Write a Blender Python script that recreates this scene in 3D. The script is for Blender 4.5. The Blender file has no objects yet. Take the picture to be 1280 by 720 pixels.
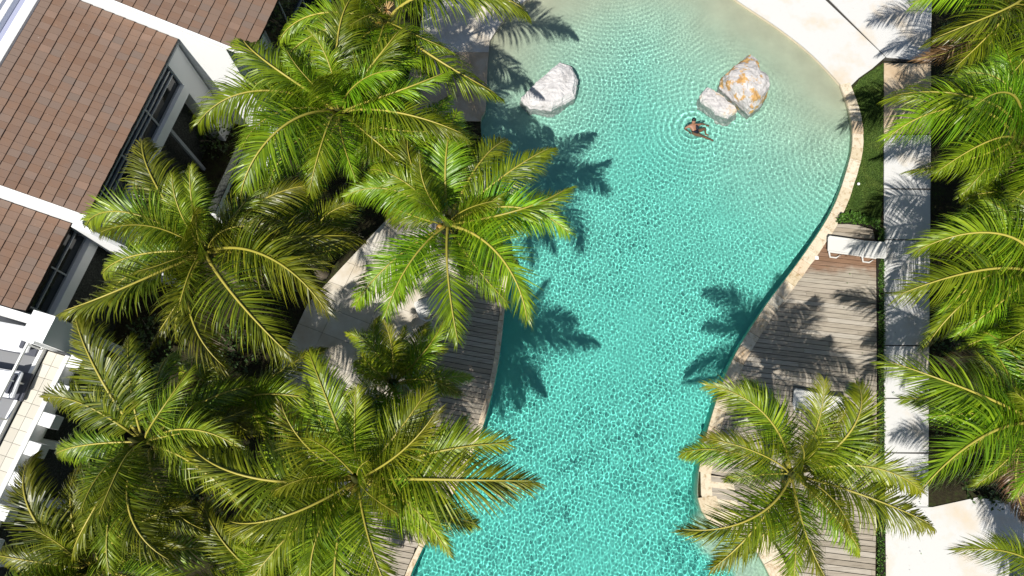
import bpy, bmesh, math, random
import numpy as np
from mathutils import Vector, Matrix, noise
from mathutils.geometry import tessellate_polygon

sc = bpy.context.scene
COL = sc.collection
R = math.radians
random.seed(11)

# ------------------------------------------------------------------ camera, sky, sun, exposure
CAM_H, TILT, FPX = 26.3, R(18), 914.0
cam = bpy.data.cameras.new('camera')
cam_o = bpy.data.objects.new('camera', cam)
COL.objects.link(cam_o)
cam_o.location = (0, 0, CAM_H)
cam_o.rotation_euler = (TILT, 0, 0)
cam.sensor_width = 36
cam.lens = FPX / 1280 * 36
cam.clip_end = 1000
sc.camera = cam_o

SUN_FROM = Vector((-0.30, -0.65, 1.0)).normalized()
world = bpy.data.worlds.new('World')
sc.world = world
world.use_nodes = True
wn = world.node_tree
sky = wn.nodes.new('ShaderNodeTexSky')
sky.sky_type = 'NISHITA'
sky.sun_disc = False
sky.sun_elevation = math.asin(SUN_FROM.z)
sky.sun_rotation = math.atan2(SUN_FROM.x, SUN_FROM.y)
wn.links.new(sky.outputs[0], wn.nodes['Background'].inputs[0])
wn.nodes['Background'].inputs[1].default_value = 0.068
sl = bpy.data.lights.new('sun', 'SUN')
sl.energy = 5.0
sl.angle = R(0.5)
sl.color = (1, 0.96, 0.89)
sl.cycles.is_caustics_light = True
sun = bpy.data.objects.new('sun', sl)
COL.objects.link(sun)
sun.rotation_euler = (-SUN_FROM).to_track_quat('-Z', 'Y').to_euler()
sc.view_settings.view_transform = 'Standard'
sc.view_settings.look = 'None'
sc.view_settings.exposure = 0.34
sc.view_settings.gamma = 1.0
sc.cycles.use_denoising = True
sc.cycles.caustics_refractive = True
sc.cycles.caustics_reflective = False
sc.cycles.max_bounces = 8
sc.cycles.sample_clamp_indirect = 6


# ------------------------------------------------------------------ helpers
def G(u, v, z=0.0):
    """photo pixel -> point on the level z"""
    a, b = (u - 640) / FPX, (360 - v) / FPX
    d = Vector((a, b * math.cos(TILT) + math.sin(TILT), b * math.sin(TILT) - math.cos(TILT)))
    return Vector((0, 0, CAM_H)) + d * ((z - CAM_H) / d.z)


def tag(o, label=None, cat=None, group=None, kind=None):
    if label: o['label'] = label
    if cat: o['category'] = cat
    if group: o['group'] = group
    if kind: o['kind'] = kind
    return o


def link(name, me, parent=None, mat=None, smooth=False):
    if mat is not None:
        me.materials.clear()
        for m in (mat if isinstance(mat, (list, tuple)) else [mat]):
            me.materials.append(m)
    if smooth:
        me.polygons.foreach_set('use_smooth', [True] * len(me.polygons))
    o = bpy.data.objects.new(name, me)
    COL.objects.link(o)
    if parent: o.parent = parent
    return o


def empty(name, loc, rz=0, scale=1):
    o = bpy.data.objects.new(name, None)
    COL.objects.link(o)
    o.location = loc
    o.rotation_euler = (0, 0, rz)
    o.scale = (scale,) * 3
    o.empty_display_size = 0.2
    return o


class MB:
    def __init__(s):
        s.v, s.f, s.m = [], [], []

    def add(s, vs, fs, mi=0):
        n = len(s.v)
        s.v += [tuple(x) for x in vs]
        s.f += [tuple(i + n for i in f) for f in fs]
        s.m += [mi] * len(fs)
        return s

    def box(s, x0, x1, y0, y1, z0, z1, mi=0):
        x0, x1 = sorted((x0, x1)); y0, y1 = sorted((y0, y1)); z0, z1 = sorted((z0, z1))
        vs = [(x, y, z) for z in (z0, z1) for x, y in ((x0, y0), (x1, y0), (x1, y1), (x0, y1))]
        return s.add(vs, [(3, 2, 1, 0), (4, 5, 6, 7), (0, 1, 5, 4), (1, 2, 6, 5), (2, 3, 7, 6), (3, 0, 4, 7)], mi)

    def prism(s, poly, z0, z1, mi=0):
        """poly: ccw list of (x,y)"""
        ar = sum(poly[i][0] * poly[(i + 1) % len(poly)][1] - poly[(i + 1) % len(poly)][0] * poly[i][1] for i in range(len(poly)))
        if ar < 0: poly = poly[::-1]
        n = len(poly)
        vs = [(p[0], p[1], z0) for p in poly] + [(p[0], p[1], z1) for p in poly]
        fs = [tuple(range(n, 2 * n)), tuple(range(n - 1, -1, -1))]
        fs += [(i, (i + 1) % n, n + (i + 1) % n, n + i) for i in range(n)]
        return s.add(vs, fs, mi)

    def tube(s, pts, rad, seg=6, mi=0, cap=True):
        pts = [Vector(p) for p in pts]
        rads = rad if isinstance(rad, (list, tuple)) else [rad] * len(pts)
        vs, fs = [], []
        ref = Vector((0.3, 0.2, 1))
        for i, p in enumerate(pts):
            t = (pts[min(i + 1, len(pts) - 1)] - pts[max(i - 1, 0)]).normalized()
            a = t.cross(ref)
            if a.length < 1e-3: a = t.cross(Vector((1, 0, 0)))
            a.normalize(); b = t.cross(a)
            for k in range(seg):
                an = 2 * math.pi * k / seg
                vs.append(p + (a * math.cos(an) + b * math.sin(an)) * rads[i])
        for i in range(len(pts) - 1):
            for k in range(seg):
                k2 = (k + 1) % seg
                fs.append((i * seg + k, i * seg + k2, (i + 1) * seg + k2, (i + 1) * seg + k))
        if cap:
            fs.append(tuple(range(seg - 1, -1, -1)))
            fs.append(tuple((len(pts) - 1) * seg + k for k in range(seg)))
        return s.add(vs, fs, mi)

    def mesh(s, name):
        me = bpy.data.meshes.new(name)
        me.from_pydata(s.v, [], s.f)
        me.polygons.foreach_set('material_index', s.m)
        me.update()
        return me

    def build(s, name, mat, parent=None, smooth=False, bevel=0):
        me = s.mesh(name)
        bm = bmesh.new(); bm.from_mesh(me)
        bmesh.ops.recalc_face_normals(bm, faces=bm.faces)
        if bevel:
            bmesh.ops.bevel(bm, geom=[e for e in bm.edges if e.is_manifold and e.calc_face_angle(0) > 0.5], offset=bevel, segments=2, affect='EDGES')
        bm.to_mesh(me); bm.free()
        return link(name, me, parent, mat, smooth)


def np_mesh(name, co, faces):
    """fast quad / tri mesh"""
    k = faces.shape[1]
    me = bpy.data.meshes.new(name)
    me.vertices.add(len(co)); me.vertices.foreach_set('co', np.asarray(co, np.float32).ravel())
    me.loops.add(faces.size); me.loops.foreach_set('vertex_index', faces.ravel().astype(np.int32))
    me.polygons.add(len(faces)); me.polygons.foreach_set('loop_start', np.arange(len(faces), dtype=np.int32) * k)
    me.update(calc_edges=True)
    return me


def in_poly(X, Y, poly):
    ins = np.zeros(X.shape, bool)
    n = len(poly)
    for i in range(n):
        x1, y1 = poly[i][:2]; x2, y2 = poly[(i + 1) % n][:2]
        c = (y1 > Y) != (y2 > Y)
        with np.errstate(divide='ignore', invalid='ignore'):
            xi = (x2 - x1) * (Y - y1) / ((y2 - y1) if y2 != y1 else 1e-9) + x1
        ins ^= c & (X < xi)
    return ins


def seg_dist(X, Y, line):
    d = np.full(np.shape(X), 1e9)
    for (x1, y1), (x2, y2) in zip(line[:-1], line[1:]):
        dx, dy = x2 - x1, y2 - y1
        t = np.clip(((X - x1) * dx + (Y - y1) * dy) / (dx * dx + dy * dy + 1e-12), 0, 1)
        d = np.minimum(d, np.hypot(X - x1 - t * dx, Y - y1 - t * dy))
    return d


def spline(pts, n=8):
    """catmull-rom through 2d points"""
    out = []
    P = [Vector(p[:2]) for p in pts]
    for i in range(len(P) - 1):
        p0, p1, p2, p3 = P[max(i - 1, 0)], P[i], P[i + 1], P[min(i + 2, len(P) - 1)]
        for k in range(n):
            t = k / n
            out.append(0.5 * ((2 * p1) + (p2 - p0) * t + (2 * p0 - 5 * p1 + 4 * p2 - p3) * t * t + (3 * p1 - p0 - 3 * p2 + p3) * t ** 3))
    out.append(P[-1])
    return out


def pxl(lst, z=0.0):
    return [(p.x, p.y) for p in (G(u, v, z) for u, v in lst)]


# ------------------------------------------------------------------ materials
MATS = {}


class NT:
    def __init__(s, name):
        s.mat = bpy.data.materials.new(name)
        s.mat.use_nodes = True
        s.t = s.mat.node_tree
        s.b = s.t.nodes['Principled BSDF']
        s.out = s.t.nodes['Material Output']
        MATS[name] = s.mat

    def n(s, typ, **kw):
        nd = s.t.nodes.new('ShaderNode' + typ)
        for k, v in kw.items():
            if k.startswith('_'): nd.inputs[k[1:].replace('_', ' ')].default_value = v
            else: setattr(nd, k, v)
        return nd

    def l(s, a, b): s.t.links.new(a, b)

    def coord(s, which='Object', scale=None):
        c = s.n('TexCoord').outputs[which]
        if scale:
            m = s.n('Mapping'); m.inputs['Scale'].default_value = scale
            s.l(c, m.inputs[0]); return m.outputs[0]
        return c

    def pos(s, scale=None):
        c = s.n('NewGeometry').outputs['Position']
        if scale:
            m = s.n('Mapping'); m.inputs['Scale'].default_value = scale
            s.l(c, m.inputs[0]); return m.outputs[0]
        return c

    def noise(s, vec, scale, detail=4, rough=0.55):
        nd = s.n('TexNoise', _Scale=scale, _Detail=detail, _Roughness=rough)
        s.l(vec, nd.inputs['Vector'])
        return nd.outputs['Fac']

    def ramp(s, fac, stops):
        r = s.n('ValToRGB')
        el = r.color_ramp.elements
        while len(el) < len(stops): el.new(0.5)
        for e, (p, c) in zip(el, stops):
            e.position = p; e.color = (*c, 1) if len(c) == 3 else c
        s.l(fac, r.inputs[0])
        return r.outputs[0]

    def mix(s, fac, a, b, mode='MIX'):
        m = s.n('Mix', data_type='RGBA', blend_type=mode)
        for inp, v in ((m.inputs[0], fac), (m.inputs[6], a), (m.inputs[7], b)):
            if hasattr(v, 'is_linked'): s.l(v, inp)
            elif isinstance(v, (int, float)): inp.default_value = v
            else: inp.default_value = (*v, 1)
        return m.outputs[2]

    def math(s, op, a, b=None):
        m = s.n('Math', operation=op)
        for inp, v in zip(m.inputs, (a, b)):
            if v is None: continue
            if hasattr(v, 'is_linked'): s.l(v, inp)
            else: inp.default_value = v
        return m.outputs[0]

    def rand(s): return s.n('ObjectInfo').outputs['Random']

    def color(s, c):
        if hasattr(c, 'is_linked'): s.l(c, s.b.inputs['Base Color'])
        else: s.b.inputs['Base Color'].default_value = (*c, 1)
        return s

    def bump(s, h, strength=0.3, dist=0.02):
        b = s.n('Bump'); b.inputs['Strength'].default_value = strength; b.inputs['Distance'].default_value = dist
        s.l(h, b.inputs['Height']); s.l(b.outputs[0], s.b.inputs['Normal'])
        return s

    def rough(s, r, spec=0.4):
        s.b.inputs['Roughness'].default_value = r
        s.b.inputs['Specular IOR Level'].default_value = spec
        return s


# soil of the planted beds
k = NT('soil'); p = k.pos()
k.color(k.ramp(k.noise(p, 3.5, 8, .7), [(.3, (.012, .011, .007)), (.5, (.03, .026, .014)), (.62, (.03, .04, .012)), (.75, (.06, .055, .03))])).rough(.95, .1).bump(k.noise(p, 14, 6), .8, .06)

# painted render
for nm, c in (('white_wall', (.78, .79, .79)), ('white_trim', (.82, .82, .8))):
    k = NT(nm); p = k.pos()
    st = k.noise(k.pos((1, 1, .25)), 1.3, 6, .65)
    k.color(k.mix(k.ramp(st, [(.55, (0, 0, 0)), (.85, (.35,) * 3)]), c, (.55, .55, .5))).rough(.75, .25).bump(k.noise(p, 40, 3), .1, .005)

k = NT('grey_paint'); k.color((.34, .37, .39)).rough(.6, .3)
k = NT('lavender_gutter'); k.color((.33, .35, .47)).rough(.6, .3)

# roof tile
k = NT('roof_tile'); p = k.pos()
base = k.ramp(k.rand(), [(0, (.165, .10, .068)), (.25, (.19, .117, .08)), (.5, (.178, .115, .083)), (.75, (.20, .128, .09)), (.9, (.16, .12, .097)), (1, (.225, .145, .105))])
dirt = k.noise(p, 2.2, 7, .65)
c = k.mix(k.ramp(dirt, [(.42, (0, 0, 0)), (.75, (.55,) * 3)]), base, (.16, .12, .10))
fleck = k.ramp(k.noise(p, 9, 3, .6), [(.70, (0, 0, 0)), (.76, (.5,) * 3)])
k.color(k.mix(fleck, c, (.42, .35, .3))).rough(.8, .25).bump(k.noise(p, 30, 4), .25, .01)
k = NT('roof_underlay'); k.color((.035, .028, .024)).rough(.9, .1)

# timber deck
k = NT('deck_wood')
ang = R(-9)
mp = k.n('Mapping'); mp.inputs['Rotation'].default_value = (0, 0, -ang); mp.inputs['Scale'].default_value = (1.1, 14, 6)
k.l(k.n('NewGeometry').outputs['Position'], mp.inputs[0])
# vary the grain from board to board
add = k.n('VectorMath', operation='ADD'); cmb = k.n('CombineXYZ'); rr = k.math('MULTIPLY', k.rand(), 37.0)
k.l(rr, cmb.inputs[0]); k.l(mp.outputs[0], add.inputs[0]); k.l(cmb.outputs[0], add.inputs[1])
grain = k.noise(add.outputs[0], 1.6, 8, .62)
base = k.ramp(k.rand(), [(0, (.30, .26, .205)), (.3, (.37, .33, .27)), (.55, (.34, .295, .235)), (.8, (.42, .38, .32)), (1, (.32, .27, .21))])
c = k.mix(k.ramp(grain, [(.32, (.45,) * 3), (.62, (1.05,) * 3)]), (0, 0, 0), base)
c2 = k.mix(1, base, k.ramp(grain, [(.3, (.62, .59, .55)), (.5, (.93, .93, .93)), (.7, (1.12, 1.1, 1.07))]), 'MULTIPLY')
sepp = k.n('SeparateXYZ'); k.l(k.pos(), sepp.inputs[0])
# brown, still oiled boards beside the lounger
w1 = k.math('SUBTRACT', sepp.outputs[1], k.math('MULTIPLY', k.noise(k.pos(), 1.2, 4), 1.6))
fac = k.ramp(k.math('MULTIPLY', k.math('SUBTRACT', w1, 8.2), 1.1), [(0, (0, 0, 0)), (.45, (.8,) * 3), (1, (.85,) * 3)])
gt = k.ramp(k.math('MULTIPLY', k.math('SUBTRACT', sepp.outputs[1], 10.45), 6), [(0, (1,) * 3), (1, (0,) * 3)])
gx = k.ramp(k.math('SUBTRACT', sepp.outputs[0], 9.0), [(0, (0,) * 3), (.5, (1,) * 3)])
fac = k.mix(1, k.mix(1, fac, gt, 'MULTIPLY'), gx, 'MULTIPLY')
k.color(k.mix(fac, c2, k.mix(1, (.21, .105, .055), k.ramp(grain, [(.3, (.6,) * 3), (.7, (1.15,) * 3)]), 'MULTIPLY'))).rough(.8, .25).bump(grain, .35, .01)
k = NT('deck_joist'); k.color((.02, .017, .014)).rough(.9, .1)

# limestone coping
k = NT('coping_stone'); p = k.pos()
base = k.ramp(k.rand(), [(0, (.52, .43, .29)), (.35, (.60, .53, .41)), (.6, (.55, .41, .27)), (.8, (.63, .57, .46)), (1, (.58, .49, .36))])
pit = k.noise(p, 7, 8, .7)
c = k.mix(1, base, k.ramp(pit, [(.33, (.62, .52, .38)), (.5, (1, 1, 1)), (.72, (1.12, 1.1, 1.08))]), 'MULTIPLY')
k.color(c).rough(.85, .2).bump(pit, .4, .015)

# pale concrete and cream paving
k = NT('concrete'); p = k.pos()
n1 = k.noise(p, .55, 6, .6); n2 = k.noise(p, 5, 8, .7)
c = k.mix(k.ramp(n1, [(.5, (0,) * 3), (.66, (.7,) * 3)]), (.56, .555, .54), (.55, .45, .32))
c = k.mix(k.ramp(n2, [(.6, (0,) * 3), (.78, (.5,) * 3)]), c, (.36, .33, .27))
k.color(c).rough(.85, .2).bump(n2, .2, .01)
k = NT('tan_paving'); p = k.pos()
n1 = k.noise(p, 1.1, 7, .65)
k.color(k.ramp(n1, [(.3, (.38, .27, .165)), (.5, (.50, .385, .26)), (.7, (.60, .51, .39))])).rough(.85, .2).bump(k.noise(p, 9, 6), .25, .01)
k = NT('cream_paving'); p = k.pos()
n1 = k.noise(p, .8, 7, .65)
k.color(k.mix(1, k.ramp(n1, [(.35, (.50, .43, .33)), (.6, (.62, .585, .52))]), k.ramp(k.rand(), [(0, (.86, .84, .8)), (1, (1.03,) * 3)]), 'MULTIPLY')).rough(.85, .2).bump(k.noise(p, 9, 6), .2, .01)
k = NT('joint'); k.color((.05, .047, .042)).rough(.9, .1)
k = NT('terrace_floor'); k.color((.22, .225, .235)).rough(.7, .3)
k = NT('terrace_tile'); k.color(k.ramp(k.rand(), [(0, (.50, .47, .40)), (1, (.60, .57, .49))])).rough(.6, .3)

# pool shell: sand finish at the beach entry, the deep water's light absorption painted in as turquoise
k = NT('pool_plaster'); p = k.pos()
sp = k.n('SeparateXYZ'); k.l(p, sp.inputs[0])
dep = k.math('MULTIPLY', k.math('ADD', k.math('MULTIPLY', sp.outputs[2], -1.0), k.math('MULTIPLY', k.math('SUBTRACT', k.noise(p, .5, 3), .5), .10)), 0.6)
POOL_RAMP = [(0.07, (.60, .53, .40)), (.13, (.58, .57, .44)), (.24, (.48, .61, .49)), (.40, (.35, .635, .535)), (.60, (.205, .64, .555)), (.85, (.145, .63, .56))]
c = k.ramp(dep, POOL_RAMP)
c = k.mix(1, c, k.ramp(k.noise(p, 1.3, 6, .6), [(.3, (.90,) * 3), (.7, (1.07,) * 3)]), 'MULTIPLY')
k.color(c).rough(.9, .1)

# water: clear refracting surface, the ripples are real geometry
k = NT('water'); k.t.nodes.remove(k.b)
g = k.n('BsdfGlass', _Roughness=0.0, _IOR=1.333); g.inputs['Color'].default_value = (.92, 1.0, .975, 1)
k.l(g.outputs[0], k.out.inputs[0])

# rock
k = NT('rock'); p = k.coord()
n1 = k.noise(p, 2.2, 9, .7); n2 = k.noise(p, 1.6, 5, .6)
c = k.ramp(n1, [(.26, (.24, .23, .225)), (.42, (.46, .445, .44)), (.6, (.57, .555, .55)), (.75, (.62, .61, .605))])
k.color(c).rough(.8, .25).bump(k.noise(p, 5, 10, .7), .6, .05)
k = NT('rock_faint'); p = k.coord()
n1 = k.noise(p, 2.4, 9, .7); n2 = k.noise(p, 2.2, 5, .62)
c = k.ramp(n1, [(.28, (.20, .19, .185)), (.42, (.42, .405, .40)), (.6, (.55, .53, .515)), (.75, (.60, .585, .57))])
c = k.mix(k.ramp(n2, [(.56, (0,) * 3), (.66, (.6,) * 3)]), c, (.50, .33, .13))
k.color(c).rough(.8, .25).bump(k.noise(p, 5, 10, .7), .6, .05)
k = NT('rock_ochre'); p = k.coord()
n1 = k.noise(p, 2.4, 9, .7); n2 = k.noise(p, 1.9, 5, .62)
c = k.ramp(n1, [(.28, (.17, .16, .155)), (.42, (.37, .355, .35)), (.6, (.50, .485, .48)), (.75, (.57, .56, .555))])
c = k.mix(k.ramp(n2, [(.505, (0,) * 3), (.56, (.9,) * 3)]), c, k.ramp(n1, [(.3, (.25, .115, .025)), (.6, (.50, .29, .08))]))
k.color(c).rough(.8, .25).bump(k.noise(p, 5, 10, .7), .6, .05)

# palm leaflets
def leaf_mat(nm, stops, trans, yellow):
    k = NT(nm)
    at = k.n('Attribute', attribute_name='tint')
    sep = k.n('SeparateColor'); k.l(at.outputs['Color'], sep.inputs[0])
    base = k.ramp(sep.outputs[0], stops)
    base = k.mix(k.math('MULTIPLY', sep.outputs[1], .75), base, yellow)            # ageing towards the frond's tip
    base = k.mix(k.ramp(sep.outputs[2], [(.86, (0,) * 3), (1, (.5,) * 3)]), base, (.20, .12, .03))   # dry leaflet ends
    hs = k.n('HueSaturation'); k.l(base, hs.inputs['Color'])
    k.l(k.math('ADD', k.math('MULTIPLY', k.rand(), .05), .475), hs.inputs['Hue'])
    k.l(k.math('ADD', k.math('MULTIPLY', k.rand(), .75), .62), hs.inputs['Value'])
    k.color(hs.outputs[0]).rough(.40, .42)
    tr = k.n('BsdfTranslucent')
    k.l(k.mix(1, hs.outputs[0], trans, 'MULTIPLY'), tr.inputs[0])
    ms = k.n('AddShader')
    k.l(k.b.outputs[0], ms.inputs[0]); k.l(tr.outputs[0], ms.inputs[1]); k.l(ms.outputs[0], k.out.inputs[0])

leaf_mat('palm_leaf', [(0, (.040, .08, .003)), (.5, (.102, .165, .006)), (1, (.23, .28, .014))], (.4, .45, .15), (.24, .185, .008))
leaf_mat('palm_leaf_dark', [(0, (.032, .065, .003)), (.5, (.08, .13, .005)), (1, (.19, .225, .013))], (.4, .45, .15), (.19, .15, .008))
leaf_mat('palm_leaf_dry', [(0, (.09, .05, .02)), (.5, (.16, .095, .04)), (1, (.26, .17, .08))], (.5, .5, .4), (.22, .14, .06))
leaf_mat('palm_leaf_green', [(0, (.042, .095, .003)), (.5, (.105, .19, .005)), (1, (.21, .295, .011))], (.4, .46, .15), (.18, .19, .008))
k = NT('midrib'); k.color(k.ramp(k.rand(), [(0, (.30, .27, .04)), (1, (.42, .36, .07))])).rough(.45, .4)
k = NT('crown_fibre'); k.color((.05, .055, .012)).rough(.8, .2)
k = NT('trunk_bark'); p = k.coord()
k.color(k.ramp(k.noise(p, 6, 7, .65), [(.3, (.09, .07, .05)), (.7, (.24, .20, .155))])).rough(.9, .15).bump(k.noise(p, 12, 6), .6, .03)
k = NT('coconut'); k.color(k.ramp(k.rand(), [(0, (.16, .17, .02)), (1, (.38, .20, .04))])).rough(.45, .4)
k = NT('flower_stalk'); k.color((.45, .30, .13)).rough(.7, .3)
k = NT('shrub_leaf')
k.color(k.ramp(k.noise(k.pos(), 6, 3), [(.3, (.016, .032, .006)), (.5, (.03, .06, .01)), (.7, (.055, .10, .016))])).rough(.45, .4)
k = NT('hedge_leaf')
k.color(k.ramp(k.noise(k.pos(), 8, 3), [(.3, (.03, .075, .008)), (.5, (.06, .14, .015)), (.7, (.10, .20, .025))])).rough(.5, .35)
k = NT('grass_blade')
k.color(k.ramp(k.noise(k.pos(), 1.6, 5), [(.3, (.06, .115, .02)), (.5, (.085, .145, .026)), (.7, (.13, .18, .035))])).rough(.6, .25)
k = NT('turf'); k.color((.035, .06, .014)).rough(.95, .1)

k = NT('white_plastic'); k.color((.60, .59, .56)).rough(.45, .4)
k = NT('white_fabric'); k.color((.74, .75, .77)).rough(.85, .2).bump(k.noise(k.pos(), 60, 3), .1, .004)
k = NT('charcoal_fabric'); k.color((.085, .09, .11)).rough(.9, .2)
k = NT('dark_glass'); k.color((.012, .016, .018)).rough(.06, .6)
k = NT('metal_grey'); k.color((.42, .44, .46)).rough(.4, .4); k.b.inputs['Metallic'].default_value = .3
k = NT('dark_stone'); p = k.pos()
k.color(k.ramp(k.noise(p, 16, 5, .7), [(.35, (.015, .017, .015)), (.6, (.06, .065, .058)), (.75, (.16, .165, .15))])).rough(.8, .2).bump(k.noise(p, 16, 5, .7), .8, .04)
k = NT('skin'); k.color((.27, .135, .082)).rough(.5, .35)
k = NT('hair'); k.color((.012, .008, .006)).rough(.45, .4)
k = NT('swimsuit'); k.color((.006, .008, .018)).rough(.6, .3)
k = NT('ac_fan'); k.color((.06, .06, .06)).rough(.7, .3)

M = MATS

# ------------------------------------------------------------------ pool outline (ground level)
RIGHT_EDGE = [(1050, 106), (1062, 140), (1066, 172), (1061, 205), (1041, 262), (1003, 322), (954, 388), (914, 455), (888, 528), (874, 590)]
LEFT_EDGE = [(612, 52), (609, 90), (607, 135), (601, 152), (606, 200), (622, 270), (633, 335), (629, 395), (620, 465), (601, 538), (575, 598), (547, 652), (520, 700), (500, 760), (490, 860)]
BEACH = [(612, 52), (636, 18), (672, -8), (735, -40), (810, -52), (880, -32), (920, 0), (975, 37), (1016, 70), (1050, 106)]
BAY = [(874, 590), (873, 622), (884, 648), (910, 662), (936, 676), (953, 700), (968, 732), (985, 790), (990, 860)]
right_w = spline(pxl(RIGHT_EDGE), 6)
left_w = spline(pxl(LEFT_EDGE), 6)
beach_w = spline(pxl(BEACH), 6)
bay_w = spline(pxl(BAY), 6)
outline = [tuple(p) for p in beach_w[:-1] + right_w[:-1] + bay_w + left_w[::-1][:-1]]      # clockwise

# ground: one sheet with the pool cut out
S = 260
big = [(-S, -S), (S, -S), (S, S), (-S, S)]
tri = tessellate_polygon([[Vector((x, y, 0)) for x, y in big], [Vector((x, y, 0)) for x, y in outline]])
vs = [(x, y, 0) for x, y in big + outline]
gm = MB().add(vs, [tuple(t) for t in tri]).build('ground', M['soil'])
me = gm.data
bm = bmesh.new(); bm.from_mesh(me)
for f_ in bm.faces:
    if f_.normal.z < 0: f_.normal_flip()
bm.to_mesh(me); bm.free()
tag(gm, kind='structure')


def depth(X, Y):
    d = seg_dist(X, Y, [tuple(p) for p in beach_w])
    D = 1.25 * (1 - np.exp(-(d / 6.8) ** 1.35))
    db = seg_dist(X, Y, [tuple(p) for p in bay_w[18:]])
    t = np.clip((db - .95) / .35, 0, 1); t = t * t * (3 - 2 * t)
    return np.minimum(D, .28 + 1.2 * t)


x0, x1, y0, y1 = min(p[0] for p in outline) - .1, max(p[0] for p in outline) + .1, min(p[1] for p in outline) - .1, max(p[1] for p in outline) + .1


def grid(step, margin):
    nx, ny = int((x1 - x0) / step) + 2, int((y1 - y0) / step) + 2
    X, Y = np.meshgrid(x0 + np.arange(nx) * step, y0 + np.arange(ny) * step)
    ins = in_poly(X, Y, outline) | (seg_dist(X, Y, outline + outline[:1]) < margin)
    i = np.arange(nx * ny).reshape(ny, nx)
    keep = ins[:-1, :-1] & ins[:-1, 1:] & ins[1:, 1:] & ins[1:, :-1]
    q = np.stack([i[:-1, :-1], i[:-1, 1:], i[1:, 1:], i[1:, :-1]], -1)[keep]
    used, inv = np.unique(q, return_inverse=True)
    return X.ravel()[used], Y.ravel()[used], inv.reshape(-1, 4)


X, Y, q = grid(.2, .35)
Z = -.125 - depth(X, Y)
pool_floor = link('pool_floor', np_mesh('pool_floor', np.stack([X, Y, Z], -1), q), None, M['pool_plaster'], True)
tag(pool_floor, kind='structure')
pool_floor.cycles.is_caustics_receiver = True
mb = MB()
n = len(outline)
mb.add([(x, y, z) for z in (-.004, -1.7) for x, y in outline], [(i, (i + 1) % n, n + (i + 1) % n, n + i) for i in range(n)])
pw = tag(mb.build('pool_wall', M['pool_plaster']), kind='structure')
pw.cycles.is_caustics_receiver = True

# water surface: summed ripples, ring waves off the swimmer and the rocks
X, Y, q = grid(.0215, .05)
rng = np.random.default_rng(5)
Z = np.full(X.shape, -.11)
W_AMP = .051
NW = 48
calm = np.clip((depth(X, Y) + .02) / .35, .12, 1)
gust = 1 + .28 * np.sin(X * .55 + Y * .23 + 1) * np.sin(Y * .41 - X * .2) + .14 * np.sin(X * 1.1 - Y * .9) + .16 * np.sin(X * 1.9 + Y * 1.3 + 2) * np.sin(Y * 2.1 - X * .8) - .45 * np.exp(-((X - 10.6) ** 2 + (Y - 11.5) ** 2) / 3.5) - .4 * np.exp(-((X - 9.2) ** 2 + (Y - 9.0) ** 2) / 2.5)
for j in range(NW):
    lam = 10 ** rng.uniform(-1.1, -.52)
    kk = 2 * math.pi / lam
    a = rng.uniform(0, 2 * math.pi); ph = rng.uniform(0, 6.28)
    a += 0
    Z += (W_AMP / kk / math.sqrt(NW)) * gust * calm * np.sin(kk * (X * math.cos(a) + Y * math.sin(a)) + ph)
rings = [(G(866, 157), .3, .07, .9), (G(868, 160), .24, .05, 2.5), (G(760, -60), .21, .05, 8.0), (G(690, 105), .2, .04, 4.0), (G(925, 115), .24, .05, 3.5), (G(1080, 190), .26, .05, 5.0), (G(610, 100), .2, .04, 5.0)]
for c, lam, am, fall in rings:
    r_ = np.hypot(X - c.x, Y - c.y); kk = 2 * math.pi / lam
    Z += calm * am / kk * np.exp(-(r_ / fall) ** 2) * np.sin(kk * r_ + .6 * np.sin(3 * np.arctan2(Y - c.y, X - c.x)))
water = link('water', np_mesh('water', np.stack([X, Y, Z], -1), q), None, M['water'], True)
tag(water, kind='structure')
water.cycles.is_caustics_caster = True


# ------------------------------------------------------------------ paving
def slab(name, poly, z0, z1, mat, parent=None, bevel=0):
    return MB().prism([tuple(p) for p in poly], z0, z1).build(name, mat, parent, bevel=bevel)


def clip_half(poly, nx, ny, c):
    """keep nx*x+ny*y >= c"""
    out = []
    for i in range(len(poly)):
        a, b = poly[i], poly[(i + 1) % len(poly)]
        da, db = nx * a[0] + ny * a[1] - c, nx * b[0] + ny * b[1] - c
        if da >= 0: out.append(a)
        if (da >= 0) != (db >= 0):
            t = da / (da - db)
            out.append((a[0] + (b[0] - a[0]) * t, a[1] + (b[1] - a[1]) * t))
    return out


def area(poly):
    return abs(sum(poly[i][0] * poly[(i + 1) % len(poly)][1] - poly[(i + 1) % len(poly)][0] * poly[i][1] for i in range(len(poly)))) / 2


def deck(name, poly, direction, w=.15, gap=.012, ztop=.06, seed=1, piece=(2.2, 3.6)):
    """boards laid along `direction`, cut to the outline; every board a mesh of its own"""
    rnd = random.Random(seed)
    base = slab(name, poly, .004, .022, M['deck_joist'])
    tag(base, kind='structure')
    d = Vector(direction).normalized(); nrm = Vector((-d.y, d.x))
    ns = [nrm.x * p[0] + nrm.y * p[1] for p in poly]
    c = min(ns)
    while c < max(ns):
        strip = clip_half(clip_half(poly, nrm.x, nrm.y, c + gap / 2), -nrm.x, -nrm.y, -(c + w - gap / 2))
        if len(strip) > 2:
            ts = [d.x * p[0] + d.y * p[1] for p in strip]
            t = min(ts) - rnd.uniform(0, piece[0])
            while t < max(ts):
                ln = rnd.uniform(*piece)
                pc = clip_half(clip_half(strip, d.x, d.y, t + .003), -d.x, -d.y, -(t + ln - .003))
                if len(pc) > 2 and area(pc) > .004:
                    slab('plank', pc, .024, ztop + rnd.uniform(-.004, .004), M['deck_wood'], base)
                t += ln
        c += w
    return base


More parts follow.
